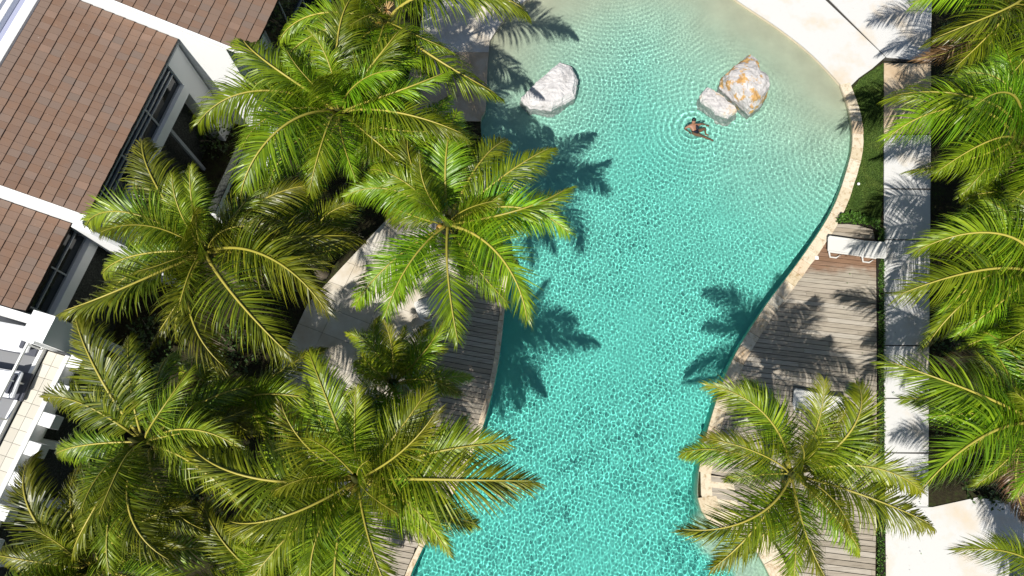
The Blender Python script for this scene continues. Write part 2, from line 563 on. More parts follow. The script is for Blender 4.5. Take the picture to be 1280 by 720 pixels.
def offset(line, dist):
    out = []
    for i, p in enumerate(line):
        t = (Vector(line[min(i + 1, len(line) - 1)]) - Vector(line[max(i - 1, 0)])).normalized()
        out.append((p[0] - t.y * dist, p[1] + t.x * dist))
    return out


def resample(line, step):
    pts = [Vector(p) for p in line]
    cum = [0]
    for a, b in zip(pts[:-1], pts[1:]): cum.append(cum[-1] + (b - a).length)
    L = cum[-1]
    return pts, cum, L


def at_len(pts, cum, s):
    for i in range(len(pts) - 1):
        if s <= cum[i + 1] or i == len(pts) - 2:
            f = (s - cum[i]) / max(cum[i + 1] - cum[i], 1e-9)
            return pts[i].lerp(pts[i + 1], f), (pts[i + 1] - pts[i]).normalized()


def coping(name, line, width, sgn, seed, step=(.5, .72)):
    rnd = random.Random(seed)
    pts, cum, L = resample(line, .1)
    root = tag(slab(name, [tuple(p) for p in offset(line, -.0 * sgn)] + [tuple(p) for p in offset(line, (width - .02) * sgn)][::-1], .004, .03, M['joint']), kind='structure')
    s = 0
    while s < L - .1:
        ln = min(rnd.uniform(*step), L - s)
        a = []; b = []
        for f in (0.006, .5 * ln, ln - .006):
            p, t = at_len(pts, cum, s + f)
            nv = Vector((-t.y, t.x)) * sgn
            wv = width + rnd.uniform(-.012, .012)
            a.append(tuple(p - nv * .03)); b.append(tuple(p + nv * wv))
        slab('coping_stone', a + b[::-1], -.03, .072 + rnd.uniform(-.005, .005), M['coping_stone'], root, bevel=.008)
        s += ln
    return root


right_line = [tuple(p) for p in right_w]
coping('stone_coping', right_line, .40, 1, 3)
# deck right of the pool: from the coping out to the low hedge strip
cop_out = offset(right_line, .40)
n0 = min(range(len(cop_out)), key=lambda i: (Vector(cop_out[i]) - G(1043, 278).xy).length)
deck_right = cop_out[n0:] + pxl([(888, 592), (890, 620), (905, 640), (940, 655), (968, 676), (985, 700), (1000, 735), (1015, 800), (1092, 800), (1094, 650), (1095, 480), (1095, 330), (1092, 296), (1090, 288), (1062, 279)])
deck('timber_deck', deck_right, (3.45, -.42), w=.185, gap=.022, seed=4)
# small stone sill at the end of the coping
slabs = slab('stone_edge', pxl([(875, 582), (912, 582), (925, 648), (912, 652), (886, 644), (876, 618)]), .004, .058, M['coping_stone'])
tag(slabs, kind='structure')
# bay edge: pale sand-coloured kerb
bay_line = [tuple(p) for p in bay_w[6:]]
coping('bay_coping', bay_line, .62, 1, 9, (.7, 1.0))

# deck on the left of the pool
ll = [tuple(p) for p in left_w]
i0 = min(range(len(ll)), key=lambda i: (Vector(ll[i]) - G(632, 345).xy).length)
i1 = min(range(len(ll)), key=lambda i: (Vector(ll[i]) - G(503, 750).xy).length)
kerb_out = offset(ll[i0:i1], -.16)
coping('deck_kerb', ll[i0:i1], .15, -1, 15, (1.2, 1.8))
deck_left = kerb_out + pxl([(440, 760), (470, 560), (530, 470), (548, 400), (575, 345)])
deck('pool_deck', deck_left, (1.86, -.35), w=.185, gap=.022, seed=8)

# beach apron, tan paving, side path
apron = [tuple(p) for p in beach_w]
ia = min(range(len(apron)), key=lambda i: (Vector(apron[i]) - G(880, -32).xy).length)
right_apron = offset(apron[ia:], .0)
cp = tag(slab('beach_apron', right_apron + pxl([(1059, 112), (1073, 98), (1090, 86), (1106, 72), (1024, -6), (985, -45), (940, -75), (900, -80)]), .004, .045, M['concrete']), kind='structure')
path = tag(slab('garden_path', pxl([(1104, 76), (1163, 80), (1166, -60), (985, -62), (1028, -4), (1105, 71)]), .004, .012, M['joint']), kind='structure')
slab('paving_slab', pxl([(1108, 72.5), (1162, 77), (1166, -60), (1000, -60), (1032, -4)]), .008, .045, M['concrete'], path)
strip = tag(slab('side_path', pxl([(1104.5, 78), (1163, 80), (1165, 120), (1160, 660), (1160, 800), (1103.5, 800)]), .004, .012, M['joint']), kind='structure')
cuts = [79, 168, 236.5, 300, 366, 432, 498, 566, 634, 640]
for i, (a, b) in enumerate(zip(cuts[:-2], cuts[1:-1])):
    slab('paving_slab', pxl([(1104.5, a + .8), (1163 - i * .5, a + 1.6), (1163 - i * .5, b - .6), (1104.3, b - .6)]), .008, .045 + random.uniform(-.003, .003), M['tan_paving'] if i == 0 else M['concrete'], strip)
slab('paving_slab', pxl([(1104, 634.6), (1165, 634), (1220, 622), (1290, 632), (1330, 640), (1330, 800), (1103.5, 800)]), .008, .047, M['concrete'], strip)

# paving on the left: cream slabs of the promenade
edge_l = [tuple(p) for p in beach_w[:19]][::-1] + [tuple(p) for p in left_w[:19]]
prom = tag(slab('promenade', edge_l + pxl([(521, 151), (508, 110), (525, 40), (540, -60), (690, -60)]), .004, .012, M['joint']), kind='structure')
pp_ = edge_l + pxl([(521, 151), (508, 110), (525, 40), (540, -60), (690, -60)])
ycut = G(600, 66).y; xcut = G(566, 100).x
for pl, mt in ((clip_half(pp_, 0, 1, ycut + .006), 'cream_paving'), (clip_half(clip_half(pp_, 0, -1, -ycut + .006), 1, 0, xcut + .006), 'tan_paving'), (clip_half(clip_half(pp_, 0, -1, -ycut + .006), -1, 0, -xcut + .006), 'tan_paving')):
    slab('paving_slab', pl, .008, .045, M[mt], prom)
walk = tag(slab('garden_walk', pxl([(490, 268), (560, 268), (575, 345), (548, 400), (530, 470), (470, 560), (470, 720), (430, 720), (395, 600), (362, 520), (352, 450), (385, 380)]), .004, .012, M['joint']), kind='structure')
wp = pxl([(490, 268), (560, 268), (575, 345), (548, 400), (530, 470), (470, 560), (470, 720), (430, 720), (395, 600), (362, 520), (352, 450), (385, 380)])
wd = Vector((.93, -.36)).normalized(); wn_ = Vector((-wd.y, wd.x))
for i in range(-12, 26):
    st = clip_half(clip_half(wp, wn_.x, wn_.y, i * .95 + .006), -wn_.x, -wn_.y, -((i + 1) * .95 - .006))
    for j in range(-14, 8):
        pc = clip_half(clip_half(st, wd.x, wd.y, j * 1.5 + .006), -wd.x, -wd.y, -((j + 1) * 1.5 - .006)) if len(st) > 2 else []
        if len(pc) > 2 and area(pc) > .02:
            slab('paving_slab', pc, .008, .045 + random.uniform(-.003, .003), M['cream_paving'], walk)

# ------------------------------------------------------------------ lawn, hedges
cop_i = min(range(len(cop_out)), key=lambda i: (Vector(cop_out[i]) - G(1064, 120).xy).length)
lawn_poly = cop_out[2:n0] + pxl([(1048, 268), (1096, 279), (1100, 282), (1103.6, 240), (1104, 79), (1090, 88), (1074, 100)])
lawn = tag(slab('lawn', lawn_poly, .003, .012, M['turf']), kind='structure')


def blades(name, poly, n, h, seed, mat, z=.01):
    rg = np.random.default_rng(seed)
    px = np.array(poly); lo, hi = px.min(0), px.max(0)
    P = rg.uniform(lo, hi, (int(n * 2.2), 2))
    P = P[in_poly(P[:, 0], P[:, 1], poly)][:n]
    n = len(P)
    a = rg.uniform(0, 6.28, n); hh = h * rg.uniform(.6, 1.3, n); w = .012
    lean = rg.normal(0, .45, (n, 2)) * hh[:, None]
    b0 = np.c_[P[:, 0] - w * np.cos(a), P[:, 1] - w * np.sin(a), np.full(n, z)]
    b1 = np.c_[P[:, 0] + w * np.cos(a), P[:, 1] + w * np.sin(a), np.full(n, z)]
    tp = np.c_[P + lean, z + hh]
    co = np.stack([b0, b1, tp], 1).reshape(-1, 3)
    return tag(link(name, np_mesh(name, co, np.arange(3 * n).reshape(-1, 3)), None, mat), kind='stuff')


g_ = blades('grass', lawn_poly, 26000, .06, 3, M['grass_blade'])
tag(g_, 'short mown green grass between the pool coping and the pale path', 'grass')


def leaf_cloud(n, size, sampler, seed, up=.5):
    rg = random.Random(seed)
    mb = MB()
    for i in range(n):
        p, nr = sampler(rg)
        d = Vector((rg.gauss(0, 1), rg.gauss(0, 1), rg.gauss(0, .6) + up)).normalized()
        d = (d + nr * .6).normalized()
        w = d.cross(Vector((rg.gauss(0, 1), rg.gauss(0, 1), rg.gauss(0, 1)))).normalized()
        l = size * rg.uniform(.6, 1.3); ww = l * .28
        m_ = p + d * l * .5
        mb.add([p, m_ + w * ww, p + d * l + Vector((0, 0, -.15 * l)), m_ - w * ww], [(0, 1, 2, 3)])
    return mb


def hedge(name, label, poly, h, n, seed, leaf=.09, mat='hedge_leaf'):
    px = [Vector(p) for p in poly]
    cx = sum(p[0] for p in poly) / len(poly); cy = sum(p[1] for p in poly) / len(poly)
    root = empty(name, (cx, cy, 0))
    loc = [(p[0] - cx, p[1] - cy) for p in poly]
    lo = (min(p[0] for p in loc), min(p[1] for p in loc)); hi = (max(p[0] for p in loc), max(p[1] for p in loc))
    inner = [(x * .9, y * .97) for x, y in loc]
    MB().prism(inner, 0, h * .8).build('branches', M['deck_joist'], root)

    def smp(rg):
        for _ in range(50):
            x, y = rg.uniform(lo[0], hi[0]), rg.uniform(lo[1], hi[1])
            if in_poly(np.array([x]), np.array([y]), loc)[0]: break
        return Vector((x, y, h * rg.uniform(.55, 1.05))), Vector((0, 0, .6))
    leaf_cloud(n, leaf, smp, seed).build('foliage', M[mat], root)
    return tag(root, label, 'hedge')


hedge('box_hedge', 'low clipped bright green hedge between the lawn and the timber deck', pxl([(1047, 270), (1066, 269), (1094, 279), (1097, 290), (1084, 284), (1060, 281), (1043, 281)]), .28, 1500, 2)
hedge('low_hedge', 'long narrow low green hedge along the edge of the timber deck', pxl([(1096, 292), (1103.5, 284), (1103.5, 800), (1094, 800), (1095.5, 500)]), .16, 5200, 5, .07)

# ------------------------------------------------------------------ boulders
def boulder(label, outline_px, zl, height, seed, mat, peak=(.5, .5), tilt=(0, 0)):
    pts = [G(u, v, zl) for u, v in outline_px]
    c = sum(pts, Vector()) / len(pts)
    poly = [Vector((p.x - c.x, p.y - c.y)) for p in pts]
    ring = [poly[i].lerp(poly[(i + 1) % len(poly)], t) for i in range(len(poly)) for t in (0, .33, .66)]
    root_v, faces = [], []
    lev = [(-1.3, 1.1), (-.6, 1.06), (-.15, 1.01), (.1, 1.0), (.5, .95), (.8, .84), (.93, .55), (.99, .25)]
    nr = len(ring)
    pk = Vector((peak[0], peak[1]))
    for t, s in lev:
        for p in ring:
            x, y = p.x * s, p.y * s
            if t > 0:
                x += pk.x * (1 - s); y += pk.y * (1 - s)
            z = t * height if t > 0 else t
            z += (x * tilt[0] + y * tilt[1]) * max(t, 0)
            root_v.append(Vector((x, y, z)))
    top = Vector((pk.x, pk.y, height))
    root_v.append(top)
    for i in range(len(lev) - 1):
        for j in range(nr):
            j2 = (j + 1) % nr
            faces.append((i * nr + j, i * nr + j2, (i + 1) * nr + j2, (i + 1) * nr + j))
    for j in range(nr):
        faces.append(((len(lev) - 1) * nr + j, (len(lev) - 1) * nr + (j + 1) % nr, len(root_v) - 1))
    me = bpy.data.meshes.new('boulder')
    me.from_pydata(root_v, [], faces)
    bm = bmesh.new(); bm.from_mesh(me)
    bmesh.ops.recalc_face_normals(bm, faces=bm.faces)
    bmesh.ops.subdivide_edges(bm, edges=bm.edges, cuts=3, use_grid_fill=True)
    bm.normal_update()
    for v in bm.verts:
        p = v.co * 1.5 + Vector((seed * 7.1, seed * 3.3, 0))
        # chipped facets: cell noise with flat ledges, then fine roughness
        cl = noise.noise(Vector((round(p.x * 1.6) * .7, round(p.y * 1.6) * .7, round(p.z * 2) * .7)))
        d = .06 * noise.noise(p * .9) + .06 * cl + .05 * (abs(noise.noise(p * 2.3)) - .2) + .03 * noise.noise(p * 6) + .012 * noise.noise(p * 14)
        v.co += v.normal * d
    bm.to_mesh(me); bm.free()
    o = link('boulder', me, None, mat)
    me.polygons.foreach_set('use_smooth', [False] * len(me.polygons))
    o.location = (c.x, c.y, -.11)
    o.cycles.is_caustics_receiver = True
    return tag(o, label, 'boulder', 'boulders standing in the pool')


boulder('pale grey boulder standing alone in the shallow water', [(700, 76), (716, 82), (723, 97), (719, 118), (690, 134), (663, 132), (651, 121), (660, 112), (680, 93)], .2, .46, 1, M['rock'], (.25, .25))
boulder('large upright boulder with ochre stains leaning over a smaller flat one', [(934, 70), (943, 77), (950, 92), (960, 100), (963, 115), (955, 126), (940, 137), (934, 132), (906, 109), (903, 102), (906, 93)], .3, .95, 3, M['rock_ochre'], (.05, .1))
boulder('smaller flat-topped boulder with a faint yellow stain in front of the large one', [(884, 108), (899, 115), (921, 133), (923, 138), (912, 146), (900, 143), (878, 126), (877, 118)], .1, .30, 5, M['rock_faint'], (.0, .05))

# ------------------------------------------------------------------ loungers
def lounger(label, foot, head, width, back=18, mat='white_plastic'):
    f = Vector(foot); h = Vector(head)
    d = h - f; L = d.length
    root = empty('sun_lounger', (f.x, f.y, .06), math.atan2(d.y, d.x))
    w = width / 2
    hz = .30
    Ls = L * .64
    # seat and backrest: shallow trays with a raised rim
    def tray(name, l, parent):
        mb = MB()
        mb.prism([(.0, -w + .06), (.05, -w), (l, -w), (l, w), (.05, w), (0, w - .06)], -.025, .012)
        o = mb.build(name, M[mat], parent, bevel=.01)
        for s in (-1, 1):
            MB().box(.04, l - .01, s * w - s * .05, s * w + s * .004, .008, .04).build('rim', M[mat], o, bevel=.008)
        return o
    s = tray('seat', Ls, root); s.location = (0, 0, hz)
    b = tray('backrest', L - Ls, root); b.location = (L, 0, hz + math.sin(R(back)) * (L - Ls)); b.rotation_euler = (0, R(back), math.pi)
    b.rotation_euler = (0, R(back), math.pi)
    for x_ in (.30, Ls + .18):
        for sd in (-1, 1):
            y = sd * (w - .02); yo = sd * (w + .07)
            MB().tube([(x_ - .24, y, hz - .01), (x_ - .10, yo, .02), (x_ + .14, yo, .02), (x_ + .26, y, hz - .01), (x_ - .24, y, hz - .01)], .034, 6).build('leg', M[mat], root, True)
    return tag(root, label, 'lounger')


lounger('white plastic sun lounger on the timber deck beside the box hedge', G(1030, 309), G(1100, 319), .66, 10)
lounger('white sun lounger on the timber deck under the palm by the pool', G(987, 499), G(1050, 512), .66, 14)
lounger('white sun lounger on the cream paving under the palms', G(522, 392), G(575, 372), .66, 16)

# drain cover in the deck, no lamp, and a ball light in the grass
o = tag(MB().box(-.07, .07, -.07, .07, .0, .02).build('drain_cover', M['white_trim'], bevel=.006), 'small square white drain cover set in the timber deck', 'light')
p = G(1020, 323); o.location = (p.x, p.y, .06)
bm = bmesh.new(); bmesh.ops.create_uvsphere(bm, u_segments=14, v_segments=8, radius=.055); me = bpy.data.meshes.new('globe'); bm.to_mesh(me); bm.free()
p = G(1071, 232)
root = empty('garden_light', (p.x, p.y, 0))
o = link('globe', me, root, M['white_trim'], True); o.location = (0, 0, .16)
MB().tube([(0, 0, 0), (0, 0, .12)], .015, 6).build('stake', M['metal_grey'], root)
tag(root, 'small white globe light standing in the mown grass', 'light')

# wooden step at the bottom of the deck
st = empty('wooden_step', tuple(G(887, 566)), R(-6))
for i in range(4):
    MB().box(-.30 + i * .15, -.16 + i * .15, -.45, .45, .05, .13).build('board', M['deck_wood'], st, bevel=.006)
MB().box(-.28, .26, -.43, .43, .0, .05).build('frame', M['deck_joist'], st)
tag(st, 'small step of four short boards between the coping and the deck', 'step')

# ------------------------------------------------------------------ villas
AX = Vector((-.283, -.959)); BX = Vector((.959, -.283)); VO = Vector((-11.24, 15.57))
RZ = math.atan2(BX.y, BX.x)
PITCH = math.atan(.27)
# local frame of every villa: x = out towards the garden, y = -q (q runs along the row), z up


def villa(label):
    return tag(empty('villa', (VO.x, VO.y, 0), RZ), label, 'house')


def roof(v, p_eave, z_eave, p_ridge, q0, q1, seed, vis=lambda p, q: True):
    rnd = random.Random(seed)
    sl_ = .27
    zr = z_eave + sl_ * (p_eave - p_ridge)
    mb = MB()
    pts = [(p_eave - .03, z_eave - .03), (p_ridge, zr - .03), (p_ridge, zr - .16), (p_eave - .03, z_eave - .15)]
    mb.add([(x, -q0 - .02, z) for x, z in pts] + [(x, -q1 + .02, z) for x, z in pts], [(0, 1, 2, 3), (7, 6, 5, 4), (0, 4, 5, 1), (1, 5, 6, 2), (2, 6, 7, 3), (3, 7, 4, 0)])
    ro = mb.build('roof', M['roof_underlay'], v)
    EXP, TW = .345, .235
    ln = .41
    tm = MB().box(-ln, 0, -TW / 2 + .003, TW / 2 - .003, -.030, .0).mesh('tile')
    tm.materials.append(M['roof_tile'])
    spots = []
    ncs = int((p_eave - p_ridge) / EXP) + 1
    nt_ = int(round((q1 - q0) / TW)); tw = (q1 - q0) / nt_
    for i in range(ncs):
        p_ = p_eave + .03 - i * EXP
        off = 0
        for j in range(nt_):
            q_ = q0 + (j + .5) * tw
            if vis(p_, q_): spots.append((p_, q_, i))
    spots.sort(key=lambda s: (s[2]))
    rest = MB()
    for kx, (p_, q_, i) in enumerate(spots):
        z = z_eave + sl_ * (p_eave + .03 - p_) + .052 + rnd.uniform(-.004, .004)
        rx, ry, rz = rnd.gauss(0, .006), PITCH - .10 + rnd.gauss(0, .006), rnd.gauss(0, .006)
        loc = Vector((p_ + rnd.gauss(0, .004), -q_, z))
        if kx < 300:
            t = bpy.data.objects.new('tile', tm); COL.objects.link(t); t.parent = ro
            t.location = loc; t.rotation_euler = (rx, ry, rz); t.scale = (1, tw / TW, 1)
        else:
            mt = Matrix.Translation(loc) @ Matrix.Rotation(ry, 4, 'Y')
            b = MB().box(-ln, 0, -TW / 2 + .003, TW / 2 - .003, -.03, 0)
            rest.add([mt @ Vector(x) for x in b.v], b.f)
    if rest.v:
        tag(rest.build('far_tiles', M['roof_tile'], ro), kind='stuff')
    return ro, zr


def pbox(v, name, p0, p1, q0, q1, z0, z1, mat, bevel=0):
    return MB().box(p0, p1, -q0, -q1, z0, z1).build(name, M[mat], v, bevel=bevel)


def side_wall(v, q0, q1, prof, mat='white_wall'):
    """wall across the slope: prof = (p, z) outline of its face"""
    n = len(prof)
    mb = MB().add([(p, -q0, z) for p, z in prof] + [(p, -q1, z) for p, z in prof], [tuple(range(n)), tuple(range(2 * n - 1, n - 1, -1))] + [(i, (i + 1) % n, n + (i + 1) % n, n + i) for i in range(n)])
    return mb.build('side_wall', M[mat], v)


def glazing(v, p, q0, q1, z0, z1, nq, rails=(.5,), glass='dark_glass', fr='metal_grey', w=.05):
    root = pbox(v, 'window', p - .03, p - .012, q0, q1, z0, z1, glass)
    for t in (0, *rails, 1):
        z = z0 + (z1 - z0) * t
        pbox(root, 'frame', p - .04, p + .045, q0, q1, z - w / 2, z + w / 2, fr)
    for j in range(nq + 1):
        q_ = q0 + (q1 - q0) * j / nq
        pbox(root, 'mullion', p - .035, p + .04, q_ - w / 2, q_ + w / 2, z0, z1, fr)
    return root


# --- the large roof in the middle
v1 = villa('villa with the largest brown tiled roof and a long dark glazed front')
r1, zr1 = roof(v1, 0.0, 5.5, -4.12, 0.03, 6.72, 1, lambda p, q: True)
pbox(v1, 'wall', -4.3, -1.0, .05, 6.7, 0, 5.3, 'white_wall')
pbox(v1, 'pier', -1.0, -.12, .05, .86, 0, 5.36, 'white_wall')
pbox(v1, 'pier', -1.0, -.12, 6.1, 6.7, 0, 5.36, 'white_wall')
pbox(v1, 'floor_band', -1.0, -.06, .86, 6.1, 3.55, 4.0, 'white_wall')
glazing(v1, -.24, .86, 6.1, 4.0, 5.36, 3, (.45, .62), w=.06)
lw = pbox(v1, 'garden_front', -1.0, -.7, .86, 6.1, 0, 3.55, 'dark_stone')
pbox(v1, 'post', -.5, -.38, 2.2, 2.32, 0, 3.55, 'grey_paint')
pbox(v1, 'post', -.5, -.38, 4.2, 4.32, 0, 3.55, 'grey_paint')
pbox(v1, 'fascia', -.14, -.03, .03, 6.72, 5.28, 5.46, 'grey_paint')
# ridge flashing, gutter and the flat roof behind
pbox(v1, 'ridge_cap', -4.44, -4.08, .03, 6.72, zr1 - .3, zr1 + .12, 'white_trim', .01)
pbox(v1, 'gutter', -4.86, -4.44, .03, 6.72, zr1 - .5, zr1 - .12, 'lavender_gutter')
pbox(v1, 'parapet', -5.06, -4.86, .03, 6.72, zr1 - .5, zr1 + .08, 'white_trim', .01)
pbox(v1, 'gutter', -5.26, -5.06, .03, 6.72, zr1 - .5, zr1 - .15, 'lavender_gutter')
pbox(v1, 'parapet', -5.38, -5.26, .03, 6.72, zr1 - .5, zr1 + .02, 'white_trim', .01)
pbox(v1, 'flat_roof', -9.5, -5.38, .03, 6.72, 5.2, 5.7, 'cream_paving')

# --- villa behind, further forward, its white flank lit by the sun
v2 = villa('villa with a sunlit white flank wall and a tiled roof set forward of its neighbour')
r2, zr2 = roof(v2, 2.62, 5.5, -2.2, -8.5, -.02, 2, lambda p, q: q > -4.2)
zt = lambda p: 5.5 + .27 * (2.62 - p) - .17
side_wall(v2, -.35, -.015, [(-6, 0), (1.78, 0), (1.78, zt(1.78)), (-2.2, zt(-2.2)), (-6, zt(-2.2))])
pbox(v2, 'wall', -2.2, 1.55, -8.4, -.36, 0, 5.3, 'white_wall')
pbox(v2, 'front', 1.55, 1.76, -2.0, -.36, 0, 5.45, 'white_wall')
vg = MB().add([(2.6, .0, 5.44), (2.6, .0, 5.60), (-2.2, .0, 5.60 + .27 * 4.8), (-2.2, .0, 5.44 + .27 * 4.8), (2.6, .06, 5.44), (2.6, .06, 5.60), (-2.2, .06, 5.60 + .27 * 4.8), (-2.2, .06, 5.44 + .27 * 4.8)], [(0, 1, 2, 3), (7, 6, 5, 4), (0, 4, 5, 1), (1, 5, 6, 2), (2, 6, 7, 3), (3, 7, 4, 0)])
vg.build('verge', M['white_trim'], v2)
glazing(v2, 1.80, -6.0, -2.0, .4, 5.0, 3)

# --- low roof between
v0 = villa('narrow villa with the lower tiled roof above a strip of dark planting')
r0, zr0 = roof(v0, -.62, 5.12, -4.4, 7.03, 10.05, 3)
zt0 = lambda p: 5.12 + .27 * (-.62 - p)
side_wall(v1, 6.72, 7.0, [(-4.6, 0), (-.05, 0), (-.05, 5.45), (-.6, 5.62), (-4.6, 6.7)])
pbox(v0, 'wall', -4.4, -1.1, 7.05, 9.8, 0, 4.9, 'white_wall')
pbox(v0, 'floor_band', -1.1, -.72, 7.05, 9.8, 3.3, 3.75, 'white_wall')
glazing(v0, -.95, 7.05, 9.8, 3.75, 4.9, 2)
pbox(v0, 'garden_front', -1.1, -.95, 7.05, 9.8, 0, 3.3, 'dark_stone')
side_wall(v0, 7.0, 7.12, [(-.6, 0), (1.0, 0), (1.0, 3.4), (-.05, 4.9), (-.6, 5.1)])

# --- terrace house at the bottom left
vs_ = villa('white terrace house with a roof terrace and projecting white beam ends')
pbox(vs_, 'wall', -9, .35, 9.95, 19, 0, 4.3, 'white_wall')
pbox(vs_, 'terrace_floor', -9, .2, 10.25, 19, 4.3, 4.4, 'terrace_floor')
pbox(vs_, 'parapet', -9, -.1, 10.08, 10.3, 4.3, 5.3, 'white_wall')
for a, b, zz in ((9.93, 10.2, 0), (10.48, 10.78, 0)):
    pbox(vs_, 'pier', .35, .6, a, b, 0, 5.5, 'white_wall')
pbox(vs_, 'lintel', .35, .598, 10.2, 10.48, 3.35, 5.5, 'white_wall')
pbox(vs_, 'lintel', .35, .598, 10.2, 10.48, 0, 1.1, 'white_wall')
glazing(vs_, .42, 10.2, 10.48, 1.1, 3.35, 1, (.5,), w=.035)
pbox(vs_, 'parapet', -.12, .35, 9.93, 10.86, 4.3, 5.5, 'white_wall')
pbox(vs_, 'beam', .35, .8, 10.78, 19, 3.75, 4.25, 'white_wall')
ld = pbox(vs_, 'ledge', .1, .78, 10.86, 19, 4.25, 4.44, 'joint')
for i in range(20):
    for j in range(2):
        pbox(ld, 'tile', .16 + j * .3, .45 + j * .3, 10.9 + i * .4, 11.29 + i * .4, 4.42, 4.462, 'terrace_tile')
pbox(vs_, 'kerb', .78, .92, 10.86, 19, 4.0, 4.55, 'white_trim', .01)
pbox(vs_, 'kerb', -.02, .1, 10.86, 19, 4.3, 4.6, 'white_trim', .01)
rl = MB()
rl.box(.02, .08, -10.86, -19, 5.26, 5.33)
rl.build('handrail', M['white_trim'], vs_)
for i in range(8):
    pbox(vs_, 'baluster', .03, .07, 10.9 + i * 1.1, 10.95 + i * 1.1, 4.5, 5.27, 'white_trim')
for q_ in (10.98, 11.9, 12.8, 13.68, 14.6, 15.53, 16.45):
    pbox(vs_, 'beam_end', .92, 1.32, q_ - .2, q_ + .2, 4.05, 4.5, 'white_wall', .01)
pbox(vs_, 'garden_front', .35, .5, 10.8, 19, 0, 3.7, 'dark_stone')
for q_ in (11.6, 13.4, 15.2, 17):
    pbox(vs_, 'column', .5, .75, q_, q_ + .25, 0, 3.75, 'white_wall')


def vl(p, q, z=0):
    w = VO + BX * p + AX * q
    return Vector((w.x, w.y, z))


# garden wall with a dark doorway between the palms
gw = tag(empty('garden_wall', tuple(vl(2.1, 2.2)), RZ), 'white garden wall with a dark doorway standing between the palms', 'wall')
gwb = lambda nm, q0, q1, z0, z1, mt='white_wall', p0=-.12, p1=.12: MB().box(p0, p1, -q0, -q1, z0, z1).build(nm, M[mt], gw)
gwb('wall', -.1, .72, 0, 2.7); gwb('wall', .72, 1.9, 2.45, 2.7); gwb('wall', 1.9, 2.5, 0, 2.7)
gwb('coping', -.12, 2.52, 2.703, 2.76, 'dark_stone', -.14, .14)  # dark cap added to keep the sunlit wall top from showing white
gwb('door', .72, 1.9, 0, 2.45, 'dark_glass', -.1, -.06)
gwb('door_frame', .72, .78, 0, 2.45, 'metal_grey', -.13, .14); gwb('door_frame', 1.84, 1.9, 0, 2.45, 'metal_grey', -.13, .14)
gw2 = tag(empty('garden_wall', tuple(G(352, 196)), RZ), 'low white garden wall half hidden beneath the palm crown', 'wall')
MB().box(-.15, .15, -1.1, .6, 0, 1.1).build('wall', M['white_wall'], gw2); MB().box(-.2, .2, -1.15, .65, 1.1, 1.18).build('coping', M['white_trim'], gw2)

# terrace furniture and the air-conditioning unit on the flat roof
def daybed(label, p, q, rz):
    root = empty('daybed', tuple(vl(p, q, 4.4)), RZ + rz)
    MB().box(-.95, .95, -.42, .42, .12, .24).build('base', M['charcoal_fabric'], root, bevel=.02)
    for x in (-.8, .8):
        for y in (-.34, .34): MB().box(x - .04, x + .04, y - .04, y + .04, 0, .13).build('leg', M['metal_grey'], root)
    MB().box(-.93, .45, -.40, .40, .24, .38).build('mattress', M['white_fabric'], root, bevel=.04)
    b = MB().box(0, .62, -.40, .40, 0, .12).build('backrest', M['white_fabric'], root, bevel=.035); b.location = (.42, 0, .28); b.rotation_euler = (0, -.5, 0)
    c = MB().box(0, .28, -.30, .30, .12, .2).build('pillow', M['charcoal_fabric'], b, bevel=.03); c.location = (.3, 0, 0)
    return tag(root, label, 'daybed')


daybed('white cushioned daybed on the roof terrace next to the villa roof', -1.0, 10.85, .1)
daybed('white cushioned daybed on the roof terrace beside the handrail', -.75, 12.2, .12)
cb = empty('side_table', tuple(vl(-1.75, 11.6, 4.4)), RZ)
MB().box(-.25, .25, -.25, .25, .38, .42).build('table_top', M['white_trim'], cb, bevel=.01)
for x in (-.2, .2):
    for y in (-.2, .2): MB().box(x - .02, x + .02, y - .02, y + .02, 0, .38).build('leg', M['metal_grey'], cb)
tag(cb, 'small square white table between the terrace daybeds', 'table')
ac = empty('air_conditioner', tuple(vl(-5.95, 1.1, 5.7)), RZ)
MB().box(-.4, .4, -.4, .4, 0, .75).build('casing', M['white_trim'], ac, bevel=.03)
mb = MB(); mb.tube([(0, 0, .75), (0, 0, .775)], .3, 20); mb.build('fan_grille', M['ac_fan'], ac)
MB().tube([(0, 0, .77), (0, 0, .80)], .09, 12).build('hub', M['white_trim'], ac)
for i in range(5):
    a = i * 2 * math.pi / 5
    MB().add([(.08 * math.cos(a), .08 * math.sin(a), .782), (.27 * math.cos(a - .25), .27 * math.sin(a - .25), .782), (.27 * math.cos(a + .25), .27 * math.sin(a + .25), .79)], [(0, 1, 2)]).build('blade', M['white_trim'], ac)
tag(ac, 'white air-conditioning unit on the flat roof behind the gutter', 'air conditioner')

